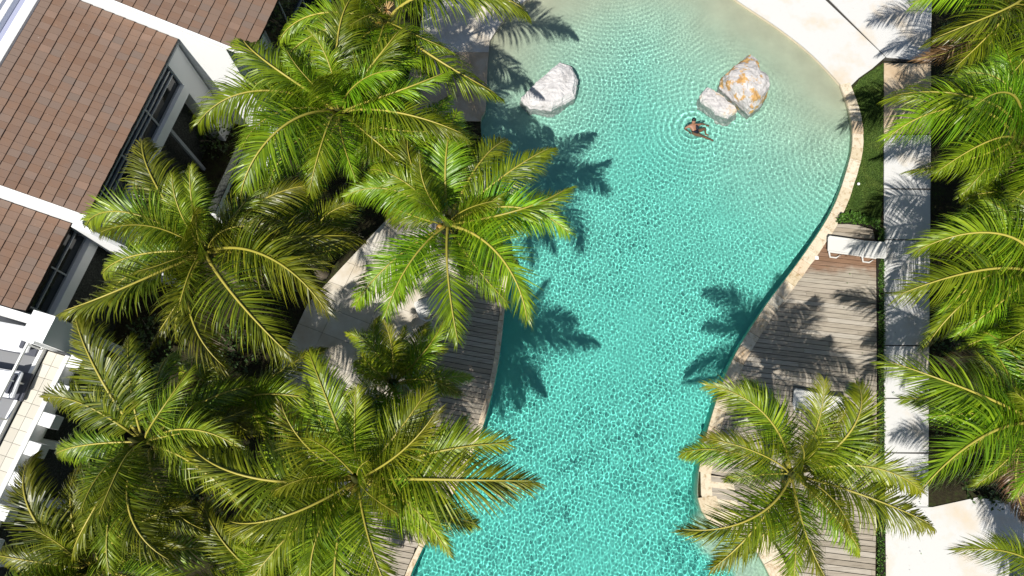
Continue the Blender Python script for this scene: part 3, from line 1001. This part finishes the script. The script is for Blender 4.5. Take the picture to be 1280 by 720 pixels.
# ------------------------------------------------------------------ palms
def frond_mesh(seed, th0, th1, lat, roll, L=4.0, pw=1.3, dens=112, droop=1.0):
    rg = random.Random(seed)
    N = 40
    pos = [Vector((0, 0, 0))]; tan = []
    for i in range(N + 1):
        s = i / N
        th = R(th0 + (th1 - th0) * s ** pw); ps = R(lat) * s ** 1.4
        t = Vector((math.cos(th) * math.cos(ps), math.cos(th) * math.sin(ps), math.sin(th)))
        tan.append(t)
        if i < N: pos.append(pos[-1] + t * (L / N))
    def at(s):
        x = min(max(s, 0), .9999) * N; i = int(x); f = x - i
        return pos[i].lerp(pos[i + 1], f), tan[i].lerp(tan[i + 1], f).normalized()
    co, fa, tint = [], [], []
    for sd in (-1, 1):
        for j in range(dens):
            s = .13 + .865 * (j + rg.uniform(-.3, .3)) / (dens - 1)
            s = min(s, .998)
            p, t = at(s)
            side = t.cross(Vector((0, 0, 1)))
            side = side.normalized() if side.length > .05 else Vector((0, 1, 0))
            up = side.cross(t).normalized()
            ro_ = R(roll) * s
            side, up = side * math.cos(ro_) + up * math.sin(ro_), up * math.cos(ro_) - side * math.sin(ro_)
            prof = min(1, .42 + 2.6 * (s - .13)) if s < .36 else 1 - .66 * ((s - .36) / .64) ** 1.7
            ln = 1.2 * prof * rg.uniform(.90, 1.08)
            phi = R(70 - 46 * s ** 1.3 + rg.gauss(0, 4.0))
            de = R(32 - 30 * s + rg.gauss(0, 7))
            d = t * math.cos(phi) + (side * sd * math.cos(de) + up * math.sin(de)) * math.sin(phi)
            w = .0185 * rg.uniform(.85, 1.15) * (1 if s < .8 else 1 - .4 * (s - .8) / .2)
            tw = rg.gauss(.25, .28) * sd
            q_ = p - up * .018; n0 = len(co)
            g = rg.uniform(.3, .75) * droop
            rt = rg.random()
            wid = (.5, 1.0, .95, .62, .04)
            for kx in range(5):
                wv = (t - d * t.dot(d))
                wv = wv.normalized() if wv.length > 1e-3 else side
                nv = d.cross(wv)
                wv = wv * math.cos(tw) + nv * math.sin(tw)
                co += [q_ - wv * w * wid[kx], q_ + wv * w * wid[kx]]
                tint += [(rt, max(0, s - .45) * .9 + .12 * kx / 4, (kx / 4) * (.4 + .6 * rt), 1)] * 2
                if kx < 4:
                    fa.append((n0 + kx * 2, n0 + kx * 2 + 1, n0 + kx * 2 + 3, n0 + kx * 2 + 2))
                    q_ = q_ + d * (ln / 4)
                    d = (d + Vector((0, 0, -g * (1 + .8 * kx) * .5))).normalized()
    me = bpy.data.meshes.new('frond')
    me.from_pydata(co, [], fa)
    at_ = me.color_attributes.new('tint', 'FLOAT_COLOR', 'POINT')
    at_.data.foreach_set('color', np.array(tint, np.float32).ravel())
    # midrib, flattened wide petiole at the base
    mb = MB()
    idx = list(range(0, N + 1, 2))
    mb.tube([pos[i] + Vector((0, 0, .022)) for i in idx], [.040 * (1 - i / N) ** .8 + .006 if i > 1 else .055 for i in idx], 5)
    mm = mb.mesh('midrib')
    mm.polygons.foreach_set('use_smooth', [True] * len(mm.polygons))
    tip = pos[-1] + tan[-1] * .25
    return me, mm, tip, [pos[i] for i in range(4, N + 1, 4)]


FR = {}
SPEC = {'h': (42, -30), 'd': (18, -52), 'u': (68, 8), 'a': (60, -55), 's': (82, 60), 'l': (-8, -66)}
for kx, (cl, (a, b)) in enumerate(SPEC.items()):
    FR[cl] = []
    for j, (lat, roll) in enumerate(((-52, -48), (10, 20), (55, 50), (-20, -18), (28, 10), (-34, 15))):
        FR[cl].append(frond_mesh(100 * kx + j, a, b, lat, roll, droop=(1.25 if cl in 'dl' else .9)))

BARK = {}


# spots of paving that the photograph shows open to the sun and to the view: no filler frond above them
OPEN = [G(u, v) for u, v in ((425, 358), (408, 371), (440, 372), (470, 292), (462, 305), (425, 458), (590, 125), (600, 20), (1130, 200), (1135, 285), (1125, 560))]
OPEN_VIEW = [G(u, v, .3) for u, v in ((993, 488), (1003, 494))]


def blocks(base, c, fm, az, k):
    ca, sa = math.cos(az), math.sin(az)
    eye = Vector((0, 0, CAM_H))
    for p in fm[3]:
        w = base + c + Vector((p.x * ca - p.y * sa, p.x * sa + p.y * ca, p.z)) * k
        for T in OPEN:
            for d in (SUN_FROM, (eye - T).normalized()):
                if ((w - T).cross(d)).length < .5: return True
        for T in OPEN_VIEW:
            if ((w - T).cross((eye - T).normalized())).length < .9: return True
    return False


def place(root, c, fm, az, k, mat, roll=0, tilt=0, filler=False):
    if filler and blocks(root.location, Vector(c), fm, az, k): return None
    key = (fm[0].name, mat)
    if key not in BARK:
        l = fm[0] if not fm[0].materials else fm[0].copy()
        l.materials.clear(); l.materials.append(M[mat])
        r = fm[1]
        if not r.materials: r.materials.append(M['midrib'])
        BARK[key] = (l, r)
    l, r = BARK[key]
    f = bpy.data.objects.new('frond', l); COL.objects.link(f); f.parent = root
    f.location = c; f.rotation_euler = (roll, tilt, az); f.scale = (k, k, k)
    m = bpy.data.objects.new('midrib', r); COL.objects.link(m); m.parent = f
    return f


def palm(label, cpx, zc, tips, n_low=12, n_up=5, seed=0, mat='palm_leaf', lean=(0, 0), size=1.0, nuts=0, low_k=.85, flower=False, bare=None, n_mid=16, dead=1):
    rg = random.Random(seed * 13 + 5)
    C = G(cpx[0], cpx[1], zc)
    under = G(cpx[0], cpx[1], 0)
    base = C.lerp(under, .55) + Vector((lean[0], lean[1], 0)) * .3
    base.z = 0
    root = empty('palm_tree', tuple(base))
    top = C - base
    # trunk, gently curved and ringed
    mb = MB(); pts = []; rad = []
    n = 26
    for i in range(n + 1):
        t = i / n
        x = top.x * t ** 1.6; y = top.y * t ** 1.6
        pts.append((x, y, top.z * t - .05 * (t == 0)))
        rad.append((.20 - .07 * t + .10 * max(0, .12 - t) / .12) * (1 + (.06 if i % 2 else -.02)))
    mb.tube(pts, rad, 10)
    mb.build('trunk', M['trunk_bark'], root, True)
    mb = MB(); mb.tube([top + Vector((0, 0, z)) for z in (-.35, -.1, .2, .5, .75)], [.14, .17, .13, .07, .02], 9)
    mb.build('crown_shaft', M['crown_fibre'], root, True)
    used = []
    for tp in tips:
        u, v, cl, var = tp
        fm = FR[cl][var]
        tip = fm[2]; k = 1.0
        for _ in range(8):
            W = G(u, v, C.z + tip.z * k)
            d = (W - C); rxy = math.hypot(d.x, d.y)
            k = max(.45, min(1.35, rxy / math.hypot(tip.x, tip.y)))
        az = math.atan2(d.y, d.x) - math.atan2(tip.y, tip.x)
        place(root, top + Vector((math.cos(az), math.sin(az), 0)) * .08, fm, az, k, mat, rg.gauss(0, .05), 0)
        used.append(math.atan2(d.y, d.x))
    # fill the widest gaps of the crown
    while len(used) < n_mid:
        u_ = sorted(a % (2 * math.pi) for a in used)
        gaps = [((u_[(i + 1) % len(u_)] - u_[i]) % (2 * math.pi) or 2 * math.pi, u_[i]) for i in range(len(u_))]
        gw_, a0 = max(gaps)
        az = a0 + gw_ * rg.uniform(.38, .62)
        used.append(az)
        if bare and abs((az - bare[0] + math.pi) % (2 * math.pi) - math.pi) < bare[1]: continue
        fm = FR[rg.choice('hhda')][rg.randrange(6)]
        f = place(root, top + Vector((math.cos(az) * .08, math.sin(az) * .08, -.05)), fm, az - math.atan2(fm[2].y, fm[2].x), size * rg.uniform(.78, 1.02), mat, rg.gauss(0, .1), rg.gauss(0, .08), True)
        if f: f.scale.y *= rg.uniform(.85, 1.1)
    ga = rg.uniform(0, 6.28)
    for i in range(dead):
        az = ga + 2.1 * i + .7
        place(root, top + Vector((math.cos(az) * .1, math.sin(az) * .1, -.3)), FR['l'][rg.randrange(6)], az, .8 * size, 'palm_leaf_dry', rg.gauss(0, .3), .25, True)
    for i in range(n_low):
        az = ga + i * 2.39996
        cl = 'd' if i % 3 else 'l'
        if bare and abs((az - bare[0] + math.pi) % (2 * math.pi) - math.pi) < bare[1]: continue
        place(root, top + Vector((math.cos(az) * .1, math.sin(az) * .1, -.18 - .02 * i)), FR[cl][rg.randrange(6)], az, low_k * size * rg.uniform(.8, 1.08), mat, rg.gauss(0, .12), rg.gauss(0, .06), True)
    for i in range(n_up):
        az = ga + 1 + i * 2.39996
        cl = 'u' if i % 3 else 's'
        place(root, top + Vector((math.cos(az) * .05, math.sin(az) * .05, .12)), FR[cl][rg.randrange(6)], az, size * rg.uniform(.5, .78), mat, rg.gauss(0, .1), 0, True)
    for i in range(nuts):
        a = rg.uniform(0, 6.28)
        bm = bmesh.new(); bmesh.ops.create_uvsphere(bm, u_segments=10, v_segments=7, radius=.12)
        for vv in bm.verts: vv.co.z *= 1.25
        me = bpy.data.meshes.new('coconut'); bm.to_mesh(me); bm.free()
        o = link('coconut', me, root, M['coconut'], True); o.location = top + Vector((math.cos(a) * .27, math.sin(a) * .27, rg.uniform(-.25, .1)))
    if flower:
        mb = MB()
        for i in range(26):
            a = rg.uniform(0, 6.28); e = rg.uniform(.2, 1.2)
            d = Vector((math.cos(a) * math.cos(e), math.sin(a) * math.cos(e), math.sin(e)))
            mb.tube([(0, 0, 0), d * .2, d * .36 + Vector((0, 0, -.05))], [.02, .016, .006], 4)
        o = mb.build('flower_stalk', M['flower_stalk'], root); o.location = top + Vector((.1, .1, .35))
    return tag(root, label, 'palm tree', 'coconut palms round the pool')


# left bank
palm('palm beside the boulder shallows with a pale flower stalk in its heart', (482, 26), 6.6,
     [(664, 20, 'a', 1), (628, 122, 'd', 2), (566, 62, 'h', 2), (600, -40, 'h', 1), (520, -90, 'h', 0), (430, -95, 'u', 1), (390, -30, 'h', 2), (545, 105, 'd', 1)], 8, 4, 2, 'palm_leaf_green', (.3, .4), nuts=3, flower=True, bare=(-.2, 1.0))
palm('palm next to the sunlit white flank wall of the villa', (424, 140), 6.9,
     [(311, 52, 'a', 0), (446, -8, 'h', 3), (560, 88, 'h', 2), (585, 172, 'h', 1), (447, 228, 'h', 1), (303, 258, 'a', 1), (245, 166, 'h', 2), (380, 40, 'u', 2), (340, 100, 'h', 3), (520, 225, 'd', 1), (500, 40, 'a', 2)], 9, 4, 3, 'palm_leaf_green', (.2, .2))
palm('palm leaning out over the pool with fronds above the water', (560, 280), 6.2,
     [(713, 230, 'h', 2), (714, 299, 'h', 0), (658, 408, 'h', 0), (575, 434, 'h', 1), (482, 402, 'h', 1), (428, 252, 'h', 2), (640, 178, 'd', 3), (575, 138, 'h', 3), (515, 165, 'h', 0), (628, 238, 'u', 2), (535, 215, 'u', 0), (445, 388, 'd', 1), (650, 330, 'd', 1)], 6, 3, 4, 'palm_leaf_green', (-.6, .1), nuts=2, dead=0)
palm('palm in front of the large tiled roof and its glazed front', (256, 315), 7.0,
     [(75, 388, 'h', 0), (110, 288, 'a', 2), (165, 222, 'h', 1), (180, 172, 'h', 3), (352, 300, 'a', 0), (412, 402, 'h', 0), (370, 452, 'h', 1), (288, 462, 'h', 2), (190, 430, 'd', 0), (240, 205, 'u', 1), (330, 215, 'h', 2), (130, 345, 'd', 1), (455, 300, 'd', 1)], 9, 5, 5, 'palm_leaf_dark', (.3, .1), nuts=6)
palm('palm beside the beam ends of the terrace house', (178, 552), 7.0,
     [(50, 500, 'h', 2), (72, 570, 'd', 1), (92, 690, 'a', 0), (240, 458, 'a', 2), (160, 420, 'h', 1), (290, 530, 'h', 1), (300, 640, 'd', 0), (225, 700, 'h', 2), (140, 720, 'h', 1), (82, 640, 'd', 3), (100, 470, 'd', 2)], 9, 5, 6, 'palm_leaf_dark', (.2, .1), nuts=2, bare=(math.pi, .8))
palm('tallest bright palm with two fronds reaching over the pool edge', (447, 598), 7.0,
     [(678, 604, 'h', 1), (642, 553, 'h', 3), (548, 506, 'u', 2), (384, 438, 'h', 1), (238, 552, 'h', 0), (288, 645, 'a', 0), (305, 742, 'h', 1), (400, 760, 'h', 2), (492, 752, 'h', 1), (560, 700, 'h', 0), (600, 655, 'd', 1), (350, 500, 'u', 0), (445, 480, 'u', 1)], 9, 4, 7, 'palm_leaf', (.5, .1), nuts=1)
palm('low shaded palm growing between the paving and the deck', (492, 480), 4.4,
     [(505, 408, 'h', 1), (560, 440, 'h', 0), (430, 420, 'h', 2), (590, 470, 'd', 1), (545, 530, 'h', 2), (420, 500, 'h', 1)], 6, 4, 8, 'palm_leaf', (0, 0), size=.75)
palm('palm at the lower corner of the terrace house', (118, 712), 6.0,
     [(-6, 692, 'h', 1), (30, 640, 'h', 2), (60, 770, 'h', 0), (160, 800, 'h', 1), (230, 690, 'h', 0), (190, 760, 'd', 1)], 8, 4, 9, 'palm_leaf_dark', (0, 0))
palm('small palm at the foot of the tallest bright palm', (345, 735), 5.2,
     [(250, 690, 'h', 2), (300, 660, 'u', 1), (420, 690, 'h', 1), (270, 770, 'h', 1)], 6, 4, 10, 'palm_leaf', (0, 0), size=.85)
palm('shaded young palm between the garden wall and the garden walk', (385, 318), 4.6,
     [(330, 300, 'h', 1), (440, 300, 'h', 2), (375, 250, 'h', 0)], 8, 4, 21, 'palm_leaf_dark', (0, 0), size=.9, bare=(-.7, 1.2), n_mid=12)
palm('shaded young palm behind the promenade paving', (500, 165), 4.8,
     [(450, 190, 'h', 1), (570, 160, 'h', 2), (480, 230, 'h', 0), (520, 110, 'h', 1)], 8, 4, 22, 'palm_leaf_green', (0, 0), size=.9)
palm('young palm in the bed beside the garden walk', (300, 500), 4.8,
     [(250, 440, 'h', 1), (360, 480, 'h', 2), (330, 560, 'h', 0), (230, 520, 'h', 1)], 8, 4, 23, 'palm_leaf', (0, 0), size=.9)
# right bank
palm('lone palm rising through the timber deck beside the pool', (990, 592), 6.4,
     [(840, 655, 'h', 0), (872, 486, 'h', 2), (1062, 476, 'a', 2), (1030, 470, 'u', 1), (1152, 625, 'h', 0), (1168, 662, 'h', 1), (1040, 730, 'h', 2), (990, 740, 'h', 1), (930, 520, 'd', 2), (915, 600, 'd', 1), (1100, 560, 'h', 3), (905, 690, 'd', 0), (1075, 690, 'd', 1)], 4, 4, 11, 'palm_leaf', (-.2, .1), nuts=2, n_mid=15, dead=0)
palm('palm by the tan paving slab with one long frond over the concrete apron', (1262, 6), 4.9,
     [(1105, 78, 'a', 0), (1135, 8, 'h', 1), (1160, -60, 'h', 2), (1190, 90, 'h', 3), (1215, -60, 'u', 1), (1330, 60, 'h', 1), (1240, 110, 'h', 0), (1320, -60, 'h', 1)], 8, 4, 12, 'palm_leaf_green', (.5, 0), bare=(math.pi, 1.0))
palm('palm spreading its fronds across the lawn and the side path', (1270, 172), 5.0,
     [(1094, 122, 'a', 3), (1090, 182, 'h', 2), (1165, 222, 'h', 1), (1190, 100, 'a', 2), (1248, 262, 'h', 0), (1196, 250, 'd', 1), (1340, 100, 'h', 1), (1340, 230, 'h', 1), (1205, 140, 'u', 2), (1130, 215, 'd', 0)], 8, 4, 13, 'palm_leaf_green', (.5, 0), bare=(math.pi, 1.0), nuts=1)
palm('palm beside the shaded grey stretch of the side path', (1294, 342), 5.0,
     [(1136, 322, 'a', 2), (1104, 378, 'h', 1), (1178, 395, 'h', 2), (1190, 425, 'd', 1), (1225, 250, 'h', 1), (1240, 430, 'h', 0), (1180, 280, 'd', 0), (1150, 440, 'd', 2)], 9, 4, 14, 'palm_leaf_green', (.5, 0), bare=(math.pi, 1.0))
palm('palm above the striped shadows on the side path', (1296, 530), 5.2,
     [(1155, 524, 'h', 1), (1098, 448, 'h', 3), (1142, 628, 'h', 2), (1215, 610, 'd', 1), (1225, 440, 'h', 0), (1265, 625, 'h', 1), (1190, 580, 'd', 2), (1120, 500, 'd', 1)], 8, 4, 15, 'palm_leaf_green', (.5, 0), bare=(-2.3, 1.4))
palm('palm at the far end of the broad concrete path', (1322, 738), 5.0,
     [(1186, 694, 'h', 2), (1240, 672, 'h', 1), (1200, 770, 'h', 1)], 7, 4, 16, 'palm_leaf_green', (.5, 0), bare=(2.6, 1.5), n_mid=8)

palm('low palm in the bed opposite the white lounger', (1306, 255), 3.6,
     [(1200, 250, 'h', 1), (1215, 300, 'h', 2), (1240, 215, 'h', 0), (1180, 285, 'd', 1)], 4, 4, 31, 'palm_leaf_green', (.3, 0), size=.9, bare=(math.pi, .6))
palm('low palm in the bed behind the shaded slabs', (1306, 440), 3.6,
     [(1200, 440, 'h', 2), (1220, 480, 'h', 1), (1235, 400, 'h', 0), (1190, 470, 'd', 1)], 4, 4, 32, 'palm_leaf_green', (.3, 0), size=.9, bare=(math.pi, .6))

# ------------------------------------------------------------------ shrubs below the palms
def shrub(label, px, z, r, h, n, seed, leaf=.16):
    c = G(*px)
    root = empty('shrub', (c.x, c.y, 0))

    def smp(rg):
        while True:
            v = Vector((rg.uniform(-1, 1), rg.uniform(-1, 1), rg.uniform(0, 1)))
            if .35 < v.length < 1 + .2 * noise.noise(v * 3 + Vector((seed, 0, 0))): break
        return Vector((v.x * r, v.y * r, .08 + v.z * h)), v
    leaf_cloud(n, leaf, smp, seed, .3).build('foliage', M['shrub_leaf'], root)
    mb = MB()
    rg = random.Random(seed)
    for i in range(5):
        a = rg.uniform(0, 6.28)
        mb.tube([(0, 0, -.02), (math.cos(a) * r * .3, math.sin(a) * r * .3, h * .5), (math.cos(a) * r * .6, math.sin(a) * r * .6, h * .8)], [.03, .02, .008], 5)
    mb.build('stem', M['trunk_bark'], root)
    return tag(root, label, 'shrub', 'dark shrubs under the palms')


beds = [((168, 330), 1.1, 1.5, 'dark leafy shrub in front of the low tiled villa'), ((205, 285), 1.0, 1.6, 'tall dark shrub pressed against the glazed front of the villa'),
        ((232, 240), .9, 1.4, 'dark shrub by the pier of the glazed front'), ((270, 178), .9, 1.2, 'dark shrub at the foot of the white flank wall'),
        ((350, 250), 1.1, 1.3, 'dark shrub beside the low white garden wall'), ((400, 300), 1.1, 1.2, 'dark shrub under the shaded young palm by the garden walk'),
        ((330, 360), 1.2, 1.2, 'dark shrub beside the pointed corner of the garden walk'), ((295, 440), 1.1, 1.2, 'dark shrub under the young palm in the bed'),
        ((200, 430), 1.1, 1.4, 'dark shrub facing the slit window of the terrace house'), ((150, 500), 1.0, 1.4, 'dark shrub below the first beam ends of the terrace house'),
        ((130, 620), 1.1, 1.3, 'dark shrub at the columns of the terrace house'), ((240, 640), 1.2, 1.2, 'dark shrub between the terrace house palms and the walk'),
        ((480, 200), 1.2, 1.2, 'dark shrub behind the tan paving of the promenade'), ((440, 60), 1.2, 1.3, 'dark shrub between the flower-bearing palm and the villa'),
        ((560, 210), .9, .9, 'low dark shrub at the pool edge under the leaning palm'),
        ((1190, 60), 1.0, 1.0, 'dark shrub at the corner of the upper paving slab'), ((1195, 150), 1.1, 1.1, 'dark shrub beside the tan slab of the side path'),
        ((1200, 300), 1.1, 1.0, 'dark shrub across the side path from the white lounger'), ((1190, 430), 1.0, .9, 'dark shrub beside the shaded grey slabs of the side path'),
        ((1200, 540), 1.1, 1.0, 'dark shrub where the side path lies in striped shade'), ((1225, 600), 1.0, 1.0, 'dark shrub at the edge of the broad concrete path')]
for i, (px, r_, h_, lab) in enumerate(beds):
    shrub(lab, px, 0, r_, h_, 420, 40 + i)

# ------------------------------------------------------------------ swimmer
def zpx(x, y, z):       # pixel of the enlarged crop -> world
    return G(820 + x / 6, 60 + y / 6, z)


def skin(name, chains, mat, parent=None, sub=2, root=0):
    vs, es, rad = [], [], []
    idx = {}
    for ch in chains:
        prev = None
        for key, co, r_ in ch:
            if key not in idx:
                idx[key] = len(vs); vs.append(co); rad.append(r_)
            if prev is not None: es.append((prev, idx[key]))
            prev = idx[key]
    me = bpy.data.meshes.new(name)
    me.from_pydata([tuple(v) for v in vs], es, [])
    o = link(name, me, parent, mat)
    md = o.modifiers.new('skin', 'SKIN')
    md.use_smooth_shade = True
    for i, sv in enumerate(me.skin_vertices[0].data):
        rr_ = rad[i] if isinstance(rad[i], tuple) else (rad[i], rad[i])
        sv.radius = rr_
        sv.use_root = (i == root)
    o.modifiers.new('sub', 'SUBSURF').render_levels = sub
    o.modifiers['sub'].levels = sub
    dg = bpy.context.evaluated_depsgraph_get()
    me2 = bpy.data.meshes.new_from_object(o.evaluated_get(dg))
    o.modifiers.clear()
    o.data = me2
    me2.materials.clear(); me2.materials.append(mat)
    me2.polygons.foreach_set('use_smooth', [True] * len(me2.polygons))
    return o


WZ = -.11
pel, wai, che, nec = zpx(292, 632, WZ - .10), zpx(284, 612, WZ - .04), zpx(277, 588, WZ + .02), zpx(279, 570, WZ + .10)
hea, hed2 = zpx(282, 556, WZ + .18), zpx(284, 541, WZ + .24)
shl, shr = zpx(248, 586, WZ + .03), zpx(308, 579, WZ + .03)
ell, hal = zpx(212, 606, WZ - .05), zpx(243, 634, WZ - .16)
elr, har = zpx(345, 570, WZ - .06), zpx(372, 580, WZ - .10)
hipl, hipr = zpx(281, 642, WZ - .12), zpx(306, 634, WZ - .12)
knl, fol, tol = zpx(345, 668, WZ - .20), zpx(405, 692, WZ - .22), zpx(428, 706, WZ - .26)
knr, fo_r, tor = zpx(366, 606, WZ - .14), zpx(368, 655, WZ - .34), zpx(388, 668, WZ - .36)
SK = M['skin']
org = Vector((pel.x, pel.y, WZ))
L_ = lambda p: p - org
sw = tag(empty('person', tuple(org)), 'swimmer with dark hair in a black swimsuit beside the boulders', 'person')
body = skin('body', [[('p', L_(pel), (.135, .105)), ('w', L_(wai), (.115, .085)), ('c', L_(che), (.15, .10)), ('n', L_(nec), .058), ('h', L_(hea), .085), ('h2', L_(hed2), .095)],
                     [('c', L_(che), .14), ('sl', L_(shl), .062), ('el', L_(ell), .043), ('hl', L_(hal), .032)],
                     [('c', L_(che), .14), ('sr', L_(shr), .062), ('er', L_(elr), .043), ('hr', L_(har), .032)],
                     [('p', L_(pel), .13), ('pl', L_(hipl), .095), ('kl', L_(knl), .062), ('fl', L_(fol), .042), ('tl', L_(tol), .03)],
                     [('p', L_(pel), .13), ('pr', L_(hipr), .095), ('kr', L_(knr), .062), ('fr', L_(fo_r), .042), ('tr', L_(tor), .03)]], SK, sw)
hr = skin('hair', [[('a', L_(hea) + Vector((0, .0, .03)), .088), ('b', L_(hed2) + Vector((0, .01, .02)), .108), ('b2', L_(hed2) + Vector((.01, .06, -.01)), .06)]], M['hair'], sw)
ss = skin('swimsuit', [[('a', L_(pel.lerp(hipl, .6)) + Vector((0, -.03, .02)), (.17, .15)), ('b', L_(pel) + Vector((0, 0, .03)), (.20, .165)), ('c', L_(pel.lerp(wai, .7)) + Vector((0, 0, .03)), (.15, .11))]], M['swimsuit'], sw)
sp_ = skin('strap', [[('a', L_(pel.lerp(wai, .6)) + Vector((.13, 0, .05)), .065), ('b', L_(che) + Vector((.13, -.02, .06)), .06), ('c', L_(shr) + Vector((-.02, -.02, .07)), .045)]], M['swimsuit'], sw)
for hand, fr_, nm in ((hal, ell, 'l'), (har, elr, 'r')):
    d = (hand - fr_).normalized(); sd = d.cross(Vector((0, 0, 1))).normalized()
    ch = [[('w', L_(hand), .03), ('p', L_(hand + d * .07), (.038, .018))]]
    for i, o_ in enumerate((-.028, -.010, .010, .028)):
        ln = (.065, .08, .075, .06)[i]
        ch.append([('p', L_(hand + d * .07), .03), ('f%d' % i, L_(hand + d * .09 + sd * o_), .010), ('g%d' % i, L_(hand + d * (.09 + ln) + sd * o_ * 1.3 + Vector((0, 0, -.015))), .008)])
    ch.append([('w', L_(hand), .03), ('t', L_(hand + d * .05 + sd * .04), .011), ('t2', L_(hand + d * .085 + sd * .058), .009)])
    h_ = skin('hand', ch, SK, sw, 1)
    h_.cycles.is_caustics_receiver = True
for o_ in (body, hr, ss, sp_): o_.cycles.is_caustics_receiver = True
